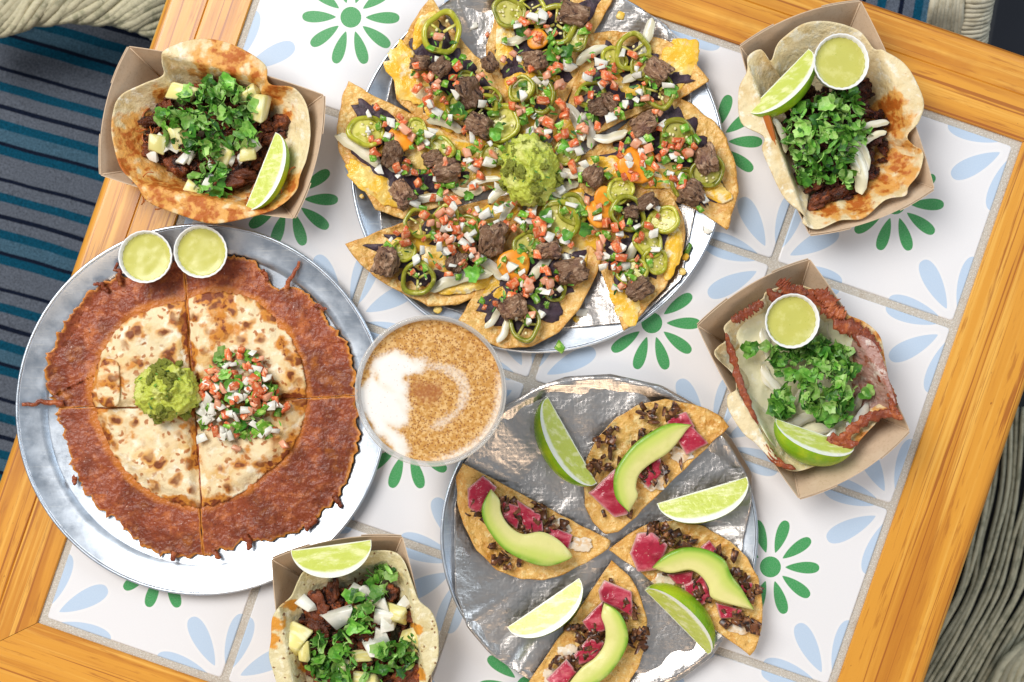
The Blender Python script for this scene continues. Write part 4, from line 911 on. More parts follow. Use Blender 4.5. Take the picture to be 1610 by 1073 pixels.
for x, y, s, kd in ((1075, 290, 50, 'jf'), (930, 150, 52, 'jr'), (1010, 105, 44, 'jf'), (900, 330, 54, 'jf'), (700, 345, 50, 'jf'), (760, 170, 50, 'jr'), (695, 235, 46, 'jf'), (775, 245, 44, 'jf'), (860, 100, 46, 'jf'), (975, 300, 48, 'jf'), (870, 455, 44, 'jr'), (1030, 410, 46, 'jf'), (735, 130, 40, 'jf'), (835, 15, 50, 'jr'), (695, 52, 72, 'jr'), (576, 207, 60, 'jf'), (846, 150, 62, 'jr'), (791, 195, 64, 'jf'), (874, 38, 70, 'jr'), (994, 82, 62, 'jr'), (1036, 145, 58, 'jr'), (892, 238, 50, 'jf'), (1064, 218, 66, 'jf'), (987, 336, 64, 'jr'), (1044, 346, 52, 'jf'), (1019, 383, 52, 'jf'), (879, 350, 74, 'jf'), (994, 428, 52, 'jf'),
                    (660, 352, 54, 'jr'), (657, 438, 58, 'jr'), (825, 509, 60, 'jr'), (635, 395, 40, 'jf'), (725, 165, 54, 'jf'), (800, 20, 56, 'jf'), (1112, 270, 58, 'jf'), (770, 85 + 70, 40, 'jr'), (735, 360, 46, 'jf'), (655, 205, 40, 'jf'), (830, 385, 50, 'jf'), (905, 60, 44, 'jf'), (965, 95, 46, 'jf'), (820, 140, 46, 'jf')):
    nput(kd, x, y, s, None, .3, up=.0085)
for x, y, s in ((631, 218, 42), (1002, 258, 62), (943, 336, 46), (808, 417, 52), (845, 62, 34), (950, 310, 34)): nput('car', x, y, s, up=.009, tilt=.25)
for x, y, s in ((660, 99, 34), (692, 107, 38), (737, 145, 52), (752, 198, 44), (617, 243, 44), (841, 97, 42), (700, 268, 50), (901, 23, 54), (940, 168, 36), (958, 160, 34), (1012, 196, 48), (1034, 110, 46), (1109, 252, 48), (934, 277, 38), (864, 394, 40), (900, 428, 54), (1006, 454, 46), (1089, 304, 42), (632, 305, 44),
                (607, 412, 52), (716, 411, 38), (774, 376, 56), (805, 484, 46), (993, 334, 26), (770, 60 + 40, 30), (680, 250, 34), (1018, 318, 34)):
    nput('beef', x, y, s * .80, up=.0120, tilt=.6)
ZN = lambda up: (lambda x, y: pchip(x, y) + up)
for k, (_, out) in enumerate(N8):
    cx = sum(p[0] for p in out) / len(out); cy = sum(p[1] for p in out) / len(out)
    inner = [(832 + (cx + (x - cx) * .80 - 832) * .93, 268 + (cy + (y - cy) * .80 - 268) * .93) for x, y in out]
    far = lambda x, y: math.hypot(x - 832, y - 266) > 44
    scatter(slices[k], inner, 54, {'bit': 4.5, 'pep': 3, 'oni': 1.4, 'tom': 2}, ZN(.0085), rg, keep=far, lift=(0, .004))
    scatter(slices[k], inner, 40, {'tom': 4, 'oni': 2.4, 'pep': 2.2, 'cil': .6, 'bit': 2.5}, ZN(.0120), rg, keep=far, lift=(0, .005))
def clump(cx, cy, r, n, kinds, up=.014):
    scatter(slices[near(cx, cy)], ell(cx, cy, r, r), n, kinds, ZN(up), rg, lift=(0, .005))
TOM = {'tom': 5, 'oni': 2, 'pep': 1, 'bit': 1}
for x, y, r, n in ((850, 435, 38, 22), (1060, 245, 26, 14), (690, 325, 34, 16), (960, 395, 28, 14), (715, 385, 34, 18), (870, 190, 34, 14), (1000, 240, 26, 10), (690, 262, 22, 8), (945, 130, 30, 12), (835, 40, 26, 10), (680, 140, 26, 10)): clump(x, y, r, n, TOM)
for x, y in ((766, 50), (1111, 363)): pass
for k in range(110):
    a = rg.uniform(0, 6.28); d = rg.uniform(40, 105); x, y = 832 + d * math.cos(a), 266 + d * math.sin(a)
    nput(rg.choices(['tom', 'oni', 'pep', 'bit', 'cil'], [3.4, 2.4, 2.4, 3.4, .8])[0], x, y, None, None, .7, up=rg.uniform(.010, .016))
for x, y, s_, rz in ((790, 300, 60, .6), (870, 300, 56, -.4), (880, 235, 56, .7), (800, 225, 54, -.8), (905, 270, 60, .1), (760, 285, 56, .2), (840, 325, 54, 1.3), (842, 210, 50, 1.4)): nput('strip', x, y, s_, rz, .2, up=.010)
for x, y, r in ((689, 487, 7), (800, 76, 5), (733, 42, 6), (1072, 352, 4), (1077, 405, 6), (1072, 428, 6), (909, 503, 9), (612, 352, 5), (570, 310, 4), (790, 60, 7), (975, 26, 7), (596, 168, 6)):
    q = P(x, y, .008); zz = panz((q.xy - c2.xy).length, R2) + .0042
    o = [q.xy + Vector((math.cos(a), math.sin(a))) * r * MM * (1 + .3 * nz(math.cos(a) + x, math.sin(a))) for a in [2 * PI * j / 20 for j in range(20)]]
    ob('cheese_drip', slab('cheese_drip', o, q, 4, lambda x, y, s, a: zz + .0012 * (1 - s * s), .003, M['cheddar'], origin=q.xy.to_3d()), slices[near(x, y)], (q.x, q.y, 0))
# scraps fallen on the pans
for x, y, kd, z, nm, lab in ((1111, 363, 'oni', .0125, 'onion', 'loose white onion dice fallen on the bright outer rim of the nacho pan'), (1083, 391, 'pep', .0115, 'chile', 'loose green chile dice on the nacho pan rim below the fallen onion dice'),
                        (879, 546, 'pep', .0125, 'chile', 'loose green chile dice on the nacho pan rim nearest the latte glass'), (766, 55, 'tom', .0085, 'tomato', 'loose tomato dice on bare foil between two nacho slices'), (745, 42, 'oni', .0085, 'onion', 'loose onion dice on bare foil beside the fallen tomato dice'),
                        (915, 490, 'oni', .0085, 'onion', 'loose onion dice on foil beside the tomato strewn nacho slice')):
    o = put(kd, None, x, y, z, rg, tilt=.1); tag(o, lab, nm, 'fallen ' + nm + ' dice')
guac(832, 266, 48, .0165, 'round green guacamole scoop in the middle of the nacho slices', 4.7)

# ------------------------------------------------------------------ tuna tostadas
c3, R3 = pan3
def tz3(x, y):
    r = (Vector((x, y)) - c3.xy).length
    return .0112 + .0062 * clamp(r / R3) ** 1.6
def pt3(px, py):
    p = P(px, py, .014); return tz3(p.x, p.y)
def avocado(parent, outer, inner, z, h=.011):
    A = catmull([P(x, y, z + h).xy for x, y in outer], 34, False); B = catmull([P(x, y, z + h).xy for x, y in inner], 34, False)
    nv = 10; v = []; f = []; m = []; N = 34
    o = Vector((parent.location.x, parent.location.y, 0))
    sec = []
    for j in range(nv): q = j / (nv - 1); sec.append((q, 1 - .30 * (1 - q) ** 2 - .05 * q * q, q * .9))       # flat upper face, inner to outer edge
    sec += [(1.03, .86, .97), (1.045, .6, 1.0), (1.02, .3, 1.0), (.9, .03, 1.0), (.3, .0, .4), (.02, .35, .2)]
    k = len(sec)
    for i in range(N):
        t = i / (N - 1); e = (1 - abs(2 * t - 1) ** 4) ** .6
        for q, hh, mm in sec:
            p = B[i].lerp(A[i], .5 + (q - .5) * max(e, .06)) if e < .999 else B[i].lerp(A[i], q)
            v.append((p.x - o.x, p.y - o.y, z + h * (.35 + .65 * e) * hh + .0004 * nz(i * .5, q * 5))); m.append(mm)
    for i in range(N - 1):
        for j in range(k):
            a = i * k + j; b = i * k + (j + 1) % k; f.append((a, a + k, b + k, b))
    f.append(tuple(range(k))); f.append(tuple(reversed(range((N - 1) * k, N * k))))
    me = mesh('avocado_slice', v, f, M['avo'], True, {'m': m})
    import bmesh
    bm = bmesh.new(); bm.from_mesh(me); bmesh.ops.recalc_face_normals(bm, faces=bm.faces[:]); bm.to_mesh(me); bm.free()
    ob('avocado_slice', me, parent, o)
TT = [
 ('half tuna tostada with avocado, nearest the kraft boat of cheesy taco',
  [(1147, 670), (1060, 754), (974, 838), (951, 840), (934, 824), (920, 797), (917, 763), (922, 725), (938, 689), (967, 658), (1001, 638), (1045, 628), (1079, 634), (1113, 643), (1137, 658)],
  [(988, 809), (969, 788), (966, 757), (974, 732), (996, 703), (1025, 681), (1056, 665), (1091, 667)], [(993, 806), (1006, 783), (1001, 768), (1005, 748), (1022, 731), (1050, 714), (1074, 690), (1089, 671)],
  [([(930, 777), (967, 743), (985, 806), (966, 811)], 3), ([(1050, 660), (1078, 650), (1090, 671), (1060, 690)], 3), ([(1083, 668), (1111, 697), (1080, 713), (1066, 690)], 3), ([(1002, 745), (1036, 722), (1046, 738), (1020, 765)], 2.5)],
  [(1020, 650), (950, 690), (935, 740), (960, 730), (1010, 690), (1050, 650)], [(1030, 760), (1070, 715)]),
 ('half tuna tostada with wide avocado crescent lying next to the latte glass',
  [(727, 727), (840, 788), (962, 852), (957, 864), (924, 885), (891, 902), (858, 913), (822, 912), (782, 897), (749, 866), (728, 826), (719, 790), (718, 752)],
  [(768, 770), (757, 797), (764, 826), (789, 860), (822, 880), (862, 893), (897, 886)], [(776, 772), (787, 785), (788, 806), (800, 827), (822, 841), (853, 837), (884, 850), (904, 870)],
  [([(737, 770), (758, 752), (778, 768), (752, 806), (738, 796)], 3), ([(790, 790), (820, 800), (812, 830), (792, 815)], 2.5), ([(815, 790), (850, 812), (852, 835), (826, 836)], 3), ([(862, 828), (898, 842), (892, 862), (866, 850)], 3)],
  [(800, 795), (850, 800), (870, 825), (840, 845), (800, 835), (770, 815), (790, 880), (740, 800)], [(915, 858), (880, 830)]),
 ('half tuna tostada with avocado slice overhanging the pan rim beside the green tile flower',
  [(958, 865), (1070, 948), (1178, 1031), (1187, 1022), (1195, 991), (1199, 953), (1192, 909), (1174, 876), (1149, 851), (1108, 828), (1062, 818), (1022, 823), (984, 843)],
  [(1024, 893), (1042, 876), (1073, 864), (1108, 866), (1138, 882), (1150, 906), (1170, 928), (1190, 958)], [(1030, 898), (1053, 905), (1085, 898), (1104, 908), (1115, 925), (1120, 942), (1150, 955), (1186, 966)],
  [([(994, 870), (1004, 842), (1024, 840), (1046, 858), (1034, 892), (1004, 896)], 3.5), ([(1052, 905), (1088, 900), (1086, 920), (1064, 918)], 2.5), ([(1078, 922), (1104, 908), (1118, 942), (1102, 950), (1080, 938)], 3), ([(1128, 950), (1165, 960), (1158, 970), (1134, 972)], 3), ([(1162, 915), (1182, 918), (1180, 934), (1166, 930)], 2.5), ([(1104, 862), (1116, 852), (1132, 872), (1122, 882)], 2.5)],
  [(1030, 820), (1070, 850), (1140, 870), (1160, 910), (1180, 930), (1180, 980), (1150, 970), (1040, 845)], [(1045, 915), (1165, 985)]),
 ('half tuna tostada with avocado slice standing between two lime wedges near the bottom boat',
  [(962, 882), (895, 980), (826, 1078), (800, 1122), (830, 1142), (880, 1142), (940, 1120), (985, 1078), (1004, 1049), (1014, 1016), (1018, 978), (1009, 942), (991, 907)],
  [(956, 949), (976, 965), (987, 998), (982, 1024), (963, 1054), (938, 1078), (900, 1098)], [(946, 955), (944, 970), (952, 990), (950, 1016), (935, 1037), (912, 1052), (886, 1078)],
  [([(944, 930), (952, 916), (990, 932), (992, 968), (972, 956), (946, 944)], 3.5), ([(918, 978), (946, 950), (950, 990), (930, 1000)], 3), ([(905, 1030), (925, 1006), (948, 1012), (935, 1036), (912, 1044)], 3), ([(862, 1068), (890, 1040), (905, 1058), (880, 1085)], 3)],
  [(940, 990), (990, 960), (1000, 1000), (930, 1010), (1005, 1005), (900, 1050), (905, 985), (880, 1045)], [(895, 1025), (870, 1060)]),
]
rg = random.Random(21)
for k, (lab, out, ao, ai, tunas, leeks, crem) in enumerate(TT):
    z = .0145; cx = sum(p[0] for p in out) / len(out); cy = sum(p[1] for p in out) / len(out); cw = P(cx, cy, z)
    t = thing('tuna_tostada', lab, 'tostada', (cw.x, cw.y, .006), 'half tuna tostadas')
    o2 = linear(pxs(out, z), 130); o2 = [p + Vector((nz(p.x * 80, p.y * 80, k), nz(p.x * 80, p.y * 80, k + 7))) * .0010 for p in o2]
    ob('tostada', slab('tostada', o2, cw, 28, lambda x, y, s, a: tz3(x, y) + .0012 * fb(x * 50, y * 50, k, 2) + .0007 * fb(x * 170, y * 170, k, 2) + .0008 * sstep(.85, 1, s), .0030, M['tostada'], origin=cw.xy.to_3d()), t, (cw.x, cw.y, 0))
    for i, (x, y) in enumerate(crem):
        c = P(x, y, .016); o = [c.xy + Vector((math.cos(a), math.sin(a) * .6)) * .010 * (1 + .5 * fb(math.cos(a) * 1.5 + i, math.sin(a) * 1.5, k, 2)) for a in [2 * PI * j / 40 for j in range(40)]]
        ob('crema', slab('crema', o, c, 8, lambda x, y, s, a: tz3(x, y) + .0024 + .0008 * fb(x * 150, y * 150, k, 2) - .001 * s, .002, M['crema'], origin=c.xy.to_3d()), t, (c.x, c.y, 0))
    for poly, h in tunas:
        mx_ = sum(p[0] for p in poly) / len(poly); my_ = sum(p[1] for p in poly) / len(poly); poly = [(mx_ + (x - mx_) * 1.16, my_ + (y - my_) * 1.16) for x, y in poly]
        zz = pt3(*poly[0]); o = linear(pxs(poly, zz + .006), 48); c = Vector((sum(p.x for p in o), sum(p.y for p in o))) / 48
        o = [c + (p - c) * (.985 + .03 * nz(p.x * 300, p.y * 300)) for p in o]
        ob('tuna_slice', slab('tuna_slice', o, c, 10, lambda x, y, s, a: zz + .0030 + h * .0014 + .0012 * fb(x * 120, y * 120, h, 3) - .0011 * sstep(.75, 1, s), h * .0018, M['tuna'], origin=c.to_3d(), rnd=.25), t, (c.x, c.y, 0))
    za = pt3(*ao[3]) + .0062
    avocado(t, ao, ai, za)
    for x, y in leeks:
        scatter(t, ell(x, y, 17, 17), 8, {'leek': 1.6, 'curl': .6}, lambda a, b: pt3(a, b) + .0042, rg, lift=(0, .003), keep=lambda a, b: inpoly(a, b, out))
    scatter(t, [(cx + (x - cx) * .85, cy + (y - cy) * .85) for x, y in out], 10, {'leek': 1.6, 'curl': .6}, lambda a, b: pt3(a, b) + .0022, rg, lift=(0, .0008), tilt=.2)
    mx = sum(p[0] for p in ai) / len(ai); my = sum(p[1] for p in ai) / len(ai)
    scatter(t, ell(mx, my, 26, 22), 20, {'leek': 1.6, 'curl': .6}, lambda a, b: pt3(a, b) + .0045, rg, lift=(0, .003), keep=lambda a, b: inpoly(a, b, out))
lime((852, 630), (926, 760), -1, .80, 'slim lime wedge standing near the crumpled foil rim, pointing at a tostada', .0070, 70, .36)
lime((1036, 806), (1171, 766), -1, .38, 'lime wedge with pale flesh face lying by the straight foil edge', .0078, 60, .36)
lime((803, 992), (911, 918), -1, .40, 'lime wedge with yellow rind strip lying on foil under the avocado crescent', .0062, 60, .36)
lime((1021, 925), (1117, 1022), 1, .90, 'lime wedge resting thin edge up between two tuna tostadas', .0070, 80, .36)

# ------------------------------------------------------------------ latte
gz = .125; gc = P(677, 615, gz); GR = 119.5 * MM * (CAM_Z - gz) / CAM_Z
gl = thing('latte_glass', 'wide clear glass of frothy latte dusted with cinnamon', 'coffee', (gc.x, gc.y, 0))
outer = [(.001, .0005), (.034, .0005), (.0365, .003), (.040, .02), (.048, .06), (.053, .095), (GR - .0008, gz - .003), (GR, gz - .0012), (GR - .0006, gz), (GR - .0022, gz), (GR - .0030, gz - .0015), (.0505, .095), (.0455, .06), (.0375, .02), (.033, .007), (.001, .006)]
ob('glass', lathe('glass', outer, 120, M['glass'], close=False), gl, (gc.x, gc.y, 0))
FZ = gz - .009
fr = .0517 + (GR - .0030 - .0505) * (FZ - .095) / (gz - .0015 - .095) - .0012
body = [(.001, .0062), (.0327, .0072), (.0371, .02), (.0451, .06), (.0501, .095), (fr - .0002, FZ - .002), (.001, FZ - .002)]
ob('coffee', lathe('coffee', body, 96, M['coffee'], close=False), gl, (gc.x, gc.y, 0))
v = [(0, 0, FZ)]; f = []; A = []; C = []
def art(x, y):
    "x right, y up, unit radius: 1 = white foam; second value = cinnamon heap"
    n = .16 * fb(x * 2.6, y * 2.6, 1, 4)
    wv = sstep(.58, .12, math.hypot((x + .46) / 1.05, (y - .22) / .95) + n)
    wv = max(wv, sstep(.54, .10, math.hypot((x + .62), (y + .22)) + n), .9 * sstep(.26, .02, abs(math.hypot(x, y) - .86) + n) * sstep(-.1, -.6, x) * sstep(.55, .1, y))
    ang = math.atan2(y + .10, x + .02); r = math.hypot(x + .02, y + .10)
    if -2.0 < ang < 2.4: wv = max(wv, .36 * sstep(.19, .0, abs(r - (.45 + .05 * math.sin(ang * 2 + .6))) + n * .5) * sstep(-2.0, -1.3, ang))
    wv = max(wv, .42 * sstep(.80, .99, math.hypot(x, y)) * sstep(.75, -.1, y) * sstep(-.5, .4, x))
    wv *= 1 - .95 * sstep(.36, .12, math.hypot(x + .12, y - .02) + n)
    return wv, sstep(.42, .02, math.hypot((x + .10) * .8, y + .02) + n * .6) * .9
a_, c_ = art(0, 0); A.append(a_); C.append(c_)
nr, na = 56, 140
for k in range(1, nr + 1):
    for i in range(na):
        a = 2 * PI * i / na; s = k / nr; x, y = s * math.cos(a), s * math.sin(a)
        q, c_ = art(x, y); v.append((x * fr, y * fr, FZ + .0006 * q + .0012 * sstep(.96, 1, s))); A.append(q); C.append(c_)
for i in range(na): f.append((0, 1 + i, 1 + (i + 1) % na))
for k in range(nr - 1):
    for i in range(na):
        a = 1 + k * na; j = (i + 1) % na; f.append((a + i, a + na + i, a + na + j, a + j))
ob('foam', mesh('foam', v, f, M['foam'], True, {'m': A, 'cin': C}), gl, (gc.x, gc.y, 0))

# ------------------------------------------------------------------ taco boats
RIMS = []
def boat(corners, label, seed):
    """folded kraft tray: corners of its rim in order round it, two long and two short sides"""
    zr = .041; rim = [P(x, y, zr).xy for x, y in corners]; c = sum(rim, Vector((0, 0))) / 4
    RIMS.append((rim, c))
    t = thing('paper_boat', label, 'food tray', (c.x, c.y, 0), 'kraft paper food boats')
    base = [c + (p - c) * .70 for p in rim]; bz = .0008; n = 16; TK = .0007
    def wall(name, a, b, A, B, h0, h1, bulge, off=0, t0=0, t1=1, top=1, par=None):
        # a, b on the base, A, B on the rim
        v = []; f = []; m = 8; e = (B - A).normalized(); nrm = Vector((e.y, -e.x))
        if nrm.dot((A + B) / 2 - c) < 0: nrm = -nrm
        for lay in (0, 1):
            for j in range(m + 1):
                s = j / m * top
                for i in range(n + 1):
                    u = t0 + (t1 - t0) * i / n; k = 4 * u * (1 - u)
                    p = a.lerp(b, u).lerp(A.lerp(B, u), s) + nrm * (bulge * k * s + off + (TK if lay else 0))
                    z = bz + (zr - bz + h1 * k) * (s ** .93) + .0004 * nz(u * 3, s * 3, seed)
                    v.append((p.x - c.x, p.y - c.y, z))
        w_ = n + 1; L = (m + 1) * w_
        for j in range(m):
            for i in range(n):
                q = j * w_ + i; f.append((q, q + 1, q + w_ + 1, q + w_)); f.append((L + q, L + q + w_, L + q + w_ + 1, L + q + 1))
        for i in range(n):
            q = m * w_ + i; f.append((q, q + 1, L + q + 1, L + q))
            f.append((i, L + i, L + i + 1, i + 1))
        for j in range(m):
            for i in (0, n): q = j * w_ + i; f.append((q, q + w_, L + q + w_, L + q))
        return ob(name, mesh(name, v, f, M['kraft'], False), par or t, (c.x, c.y, 0))
    L = [(rim[(i + 1) % 4] - rim[i]).length for i in range(4)]
    for i in range(4):
        j = (i + 1) % 4; long = L[i] > L[i - 1]
        sw = wall('side_wall', base[i], base[j], rim[i], rim[j], 0, .001 if long else .003, .0045 if long else .007)
        if not long:
            for t0, t1 in ((.0, .30), (.70, 1.0)): wall('corner_flap', base[i], base[j], rim[i], rim[j], 0, .003, .007, .0016, t0, t1, .985, sw)
    bp = base; v = [(p.x - c.x, p.y - c.y, bz) for p in bp] + [(p.x - c.x, p.y - c.y, 0) for p in bp]
    ob('tray_bottom', mesh('tray_bottom', v, [(3, 2, 1, 0), (4, 5, 6, 7)] + [(i, (i + 1) % 4, 4 + (i + 1) % 4, 4 + i) for i in range(4)], M['kraft'], False), t, (c.x, c.y, 0))
    # pressed fold line down each corner
    for i in range(4):
        d = (c - rim[i]).normalized() * .0012
        p0 = Vector((*(rim[i] + d), zr - .0008)); p1 = Vector((*(base[i] + d), bz + .001))
        vv, ff = tube([p0, p0.lerp(p1, .5), p1], .0007, 5)
        ob('corner_crease', mesh('corner_crease', [q - t.location for q in vv], ff, M['kraft']), t, t.location)
    return t
B1 = boat([(203, 74), (508, 150), (461, 343), (159, 275)], 'kraft paper boat resting half on the pale pine table edge', 1)
B2 = boat([(1353, 3), (1468, 296), (1273, 368), (1164, 74)], 'kraft paper boat reaching over the table frame, with a wide pale tortilla', 2)
B3 = boat([(1273, 409), (1429, 677), (1256, 783), (1097, 513)], 'kraft paper boat holding the cheesy tortilla with white filling', 3)
B4 = boat([(428, 880), (632, 845), (685, 1153), (481, 1188)], 'kraft paper boat between the quesadilla pan and the tuna pan', 4)

def wall_z(bt):
    rim, c = bt
    E_ = []
    for i in range(4):
        A, B = rim[i], rim[(i + 1) % 4]; e = (B - A).normalized(); n_ = Vector((e.y, -e.x))
        if n_.dot((A + B) / 2 - c) < 0: n_ = -n_
        E_.append((n_, n_.dot(A - c)))
    def f(x, y):
        p = Vector((x, y)) - c; s = max(n_.dot(p) / d for n_, d in E_)
        return .0008 + .0405 * clamp((s - .70) / .30)
    return f
def taco(bt, label, outline, cpx, mat, stain, seed, H=.038, zb=.0065, flat=.42, n=200):
    ze = .044; oc = catmull(pxs(outline, ze), n); c = P(*cpx, .02)
    t = thing('open_taco', label, 'taco', (c.x, c.y, .001), 'open tacos in paper boats')
    wz = wall_z(RIMS[bt])
    def zf(x, y, s, a):
        return max(zf0(x, y, s, a), wz(x, y) + .0042 + .0012 * fb(x * 60, y * 60, seed, 2))
    def zf0(x, y, s, a):
        q = clamp((s - flat) / (1 - flat))
        return zb + H * q ** 1.15 + .0022 * q * fb(x * 50, y * 50, seed, 2) + .0006 * fb(x * 140, y * 140, seed, 2)
    def at(x, y, s):
        b = 0
        for sx, sy, r in stain:
            p = P(sx, sy, .03); d = math.hypot(x - p.x, y - p.y) / (r * MM); b = max(b, math.exp(-d * d))
        return clamp(b * (.95 + .6 * fb(x * 90, y * 90, seed, 3)))
    ob('tortilla', slab('tortilla', oc, c, 44, zf, .0022, M[mat], at, origin=c.xy.to_3d()), t, (c.x, c.y, 0))
    return t
rg = random.Random(77)
# ---- boat 1: pork, pineapple, cilantro
o1 = [(258, 80), (292, 65), (332, 62), (376, 75), (417, 102), (424, 132), (463, 139), (483, 168), (488, 208), (483, 248), (473, 275), (465, 302), (433, 329), (382, 345), (332, 352), (285, 339), (235, 319), (215, 292), (188, 262), (176, 215), (178, 178), (191, 148), (228, 131), (256, 118), (254, 97)]
t1 = taco(0, 'open taco topped with pineapple chunks and cilantro beside the striped cushion', o1, (330, 212), 'tortilla', [(345, 330, 80), (420, 318, 46), (215, 215, 40), (200, 260, 34), (350, 95, 40), (390, 100, 30), (430, 140, 34), (290, 318, 60), (260, 300, 44), (420, 310, 40), (245, 270, 30), (400, 320, 30), (230, 290, 26), (225, 190, 22), (215, 240, 26), (370, 105, 34), (320, 110, 26), (430, 150, 24), (410, 130, 20), (460, 290, 24), (255, 150, 18), (450, 180, 18)], 1.1)
d1 = dome(332, 205, 118, 100, .014, .018)
scatter(t1, ell(335, 205, 104, 80), 130, {'pork': 1}, d1, rg, lift=(0, .005))
for x, y, s in ((282, 262, 50), (376, 280, 58), (443, 196, 40), (241, 191, 36), (236, 240, 32), (428, 218, 36), (300, 150, 36), (350, 128, 30), (340, 290, 36)): put('pork', t1, x, y, .026, rg, s)
for x, y, s in ((287, 150, 34), (406, 173, 36), (386, 152, 28), (246, 228, 26), (352, 238, 36), (388, 240, 24), (302, 298, 20), (285, 215, 28), (340, 225, 26)): put('pine', t1, x, y, .034, rg, s)
for x, y in ((252, 219), (263, 231), (275, 231), (298, 245), (290, 250), (332, 256), (379, 247), (360, 250), (330, 288), (240, 245), (400, 230)): put('oni', t1, x, y, .034, rg, 17)
dl = dome(332, 190, 95, 70, .030, .013)
scatter(t1, [(245, 180), (290, 145), (330, 125), (375, 128), (395, 150), (400, 190), (418, 225), (380, 232), (340, 250), (290, 240), (262, 215)], 270, {'cil': 3, 'chop': 4, 'bit': 1.5, 'stem': 1.2}, dl, rg, lift=(0, .008), tilt=1.1)
scatter(t1, [(288, 300), (320, 255), (355, 262), (368, 312), (330, 318)], 46, {'cil': 2, 'chop': 3, 'stem': .5}, lambda x, y: .033, rg, lift=(0, .004), tilt=1.1)
scatter(t1, ell(240, 205, 22, 40), 14, {'shred': 1}, lambda x, y: .026, rg); scatter(t1, ell(420, 300, 50, 20, 16, -.6), 10, {'shred': 1}, lambda x, y: .036, rg, tilt=.2); scatter(t1, ell(240, 300, 40, 20, 16, .6), 10, {'shred': 1}, lambda x, y: .036, rg, tilt=.2)
lime((444, 213), (398, 328), 1, .42, 'bright lime wedge on the pineapple taco beside its charred meat', .027, 70, .34)
# ---- boat 2: dark meat, cilantro, onion
o2_ = [(1231, 60), (1265, 37), (1307, 34), (1350, 48), (1374, 76), (1389, 80), (1424, 103), (1451, 156), (1445, 191), (1427, 216), (1451, 241), (1445, 273), (1429, 294), (1424, 308), (1392, 315), (1357, 344), (1321, 347), (1286, 361), (1262, 352), (1264, 340), (1233, 312), (1211, 269), (1198, 236), (1200, 215), (1165, 193), (1161, 142), (1174, 113), (1176, 89), (1196, 78), (1211, 96), (1220, 74)]
t2 = taco(1, 'open taco with dark shredded meat, onion slivers and a wide white tortilla edge', o2_, (1308, 205), 'tortilla', [(1404, 240, 40), (1400, 200, 34), (1388, 282, 40), (1345, 320, 36), (1300, 332, 28), (1398, 165, 22), (1405, 262, 34)], 2.3)
d2 = dome(1308, 215, 110, 125, .015, .016)
scatter(t2, [(1240, 150), (1360, 130), (1392, 165), (1395, 290), (1345, 318), (1268, 330), (1250, 270), (1230, 210)], 230, {'dark': 1}, d2, rg, lift=(0, .006))
for x, y, s, rz in ((1374, 197, 50, .25), (1346, 262, 90, -1.25), (1358, 246, 54, -1.3), (1336, 250, 56, -.9), (1228, 212, 60, -1.2), (1260, 230, 40, -1), (1375, 215, 40, .5)): put('strip', t2, x, y, .036, rg, s, .2, rz)
for x, y, s in ((1320, 300, 40), (1290, 315, 36), (1280, 290, 34)): put('pork', t2, x, y, .030, rg, s)
dl = dome(1300, 210, 85, 90, .030, .014)
scatter(t2, [(1232, 190), (1262, 160), (1330, 138), (1356, 155), (1358, 200), (1378, 215), (1345, 235), (1335, 290), (1290, 285), (1262, 295), (1240, 250)], 300, {'cil': 3, 'chop': 4, 'bit': 1.5, 'stem': 1.2}, dl, rg, lift=(0, .009), tilt=1.1)
v, f = tube(catmull([P(1203, 175, .047), P(1212, 205, .045), P(1222, 240, .042), P(1238, 268, .036)], 16, False), lambda t: .0032 * (1.05 - t * .6), 7)
ob('dried_chile_strip', mesh('dried_chile_strip', [p - t2.location for p in v], f, M['crisp']), t2, t2.location)
lime((1183, 178), (1275, 84), -1, .72, 'green lime wedge leaning on the white tortilla beside the sauce cup', .032, 70, .36)
cup(1323, 97, 44, .062, 'white cup of green sauce on the pale tortilla beside a lime wedge', seed=4)
# ---- boat 3: white cheese with crisp edge
o3 = [(1244, 448), (1273, 452), (1305, 474), (1328, 493), (1360, 507), (1383, 529), (1391, 564), (1397, 595), (1410, 634), (1383, 662), (1358, 689), (1340, 709), (1289, 732), (1250, 742), (1219, 728), (1187, 697), (1168, 681), (1146, 646), (1144, 623), (1158, 611), (1152, 587), (1124, 560), (1129, 546), (1144, 533), (1140, 513), (1168, 490), (1199, 470), (1207, 458)]
t3 = taco(2, 'open taco of melted white cheese with crisp brown edge and chopped cilantro', o3, (1266, 595), 'tortilla', [(1370, 520, 34), (1392, 560, 34), (1396, 600, 28), (1340, 500, 30), (1300, 470, 22), (1395, 650, 26), (1360, 690, 20)], 3.3, H=.034)
cc = P(1255, 600, .03)
ow = [(1165, 505), (1190, 480), (1225, 470), (1280, 480), (1320, 510), (1345, 545), (1352, 600), (1350, 660), (1320, 700), (1270, 722), (1235, 715), (1205, 690), (1180, 640), (1165, 590), (1155, 545)]
W3 = wall_z(RIMS[2])
def bowl3(x, y): d = (Vector((x, y)) - P(1266, 595, .02).xy).length / (140 * MM); return max(.014 + .016 * d ** 1.6, W3(x, y) + .0052)
ob('melted_cheese', slab('melted_cheese', catmull(pxs(ow, .03), 90), cc, 22, lambda x, y, s, a: bowl3(x, y) + .004 + .002 * fb(x * 60, y * 60, 1, 3) - .002 * sstep(.9, 1, s), .004, M['jack'], origin=cc.xy.to_3d()), t3, (cc.x, cc.y, 0))
cm = P(1368, 600, .034)
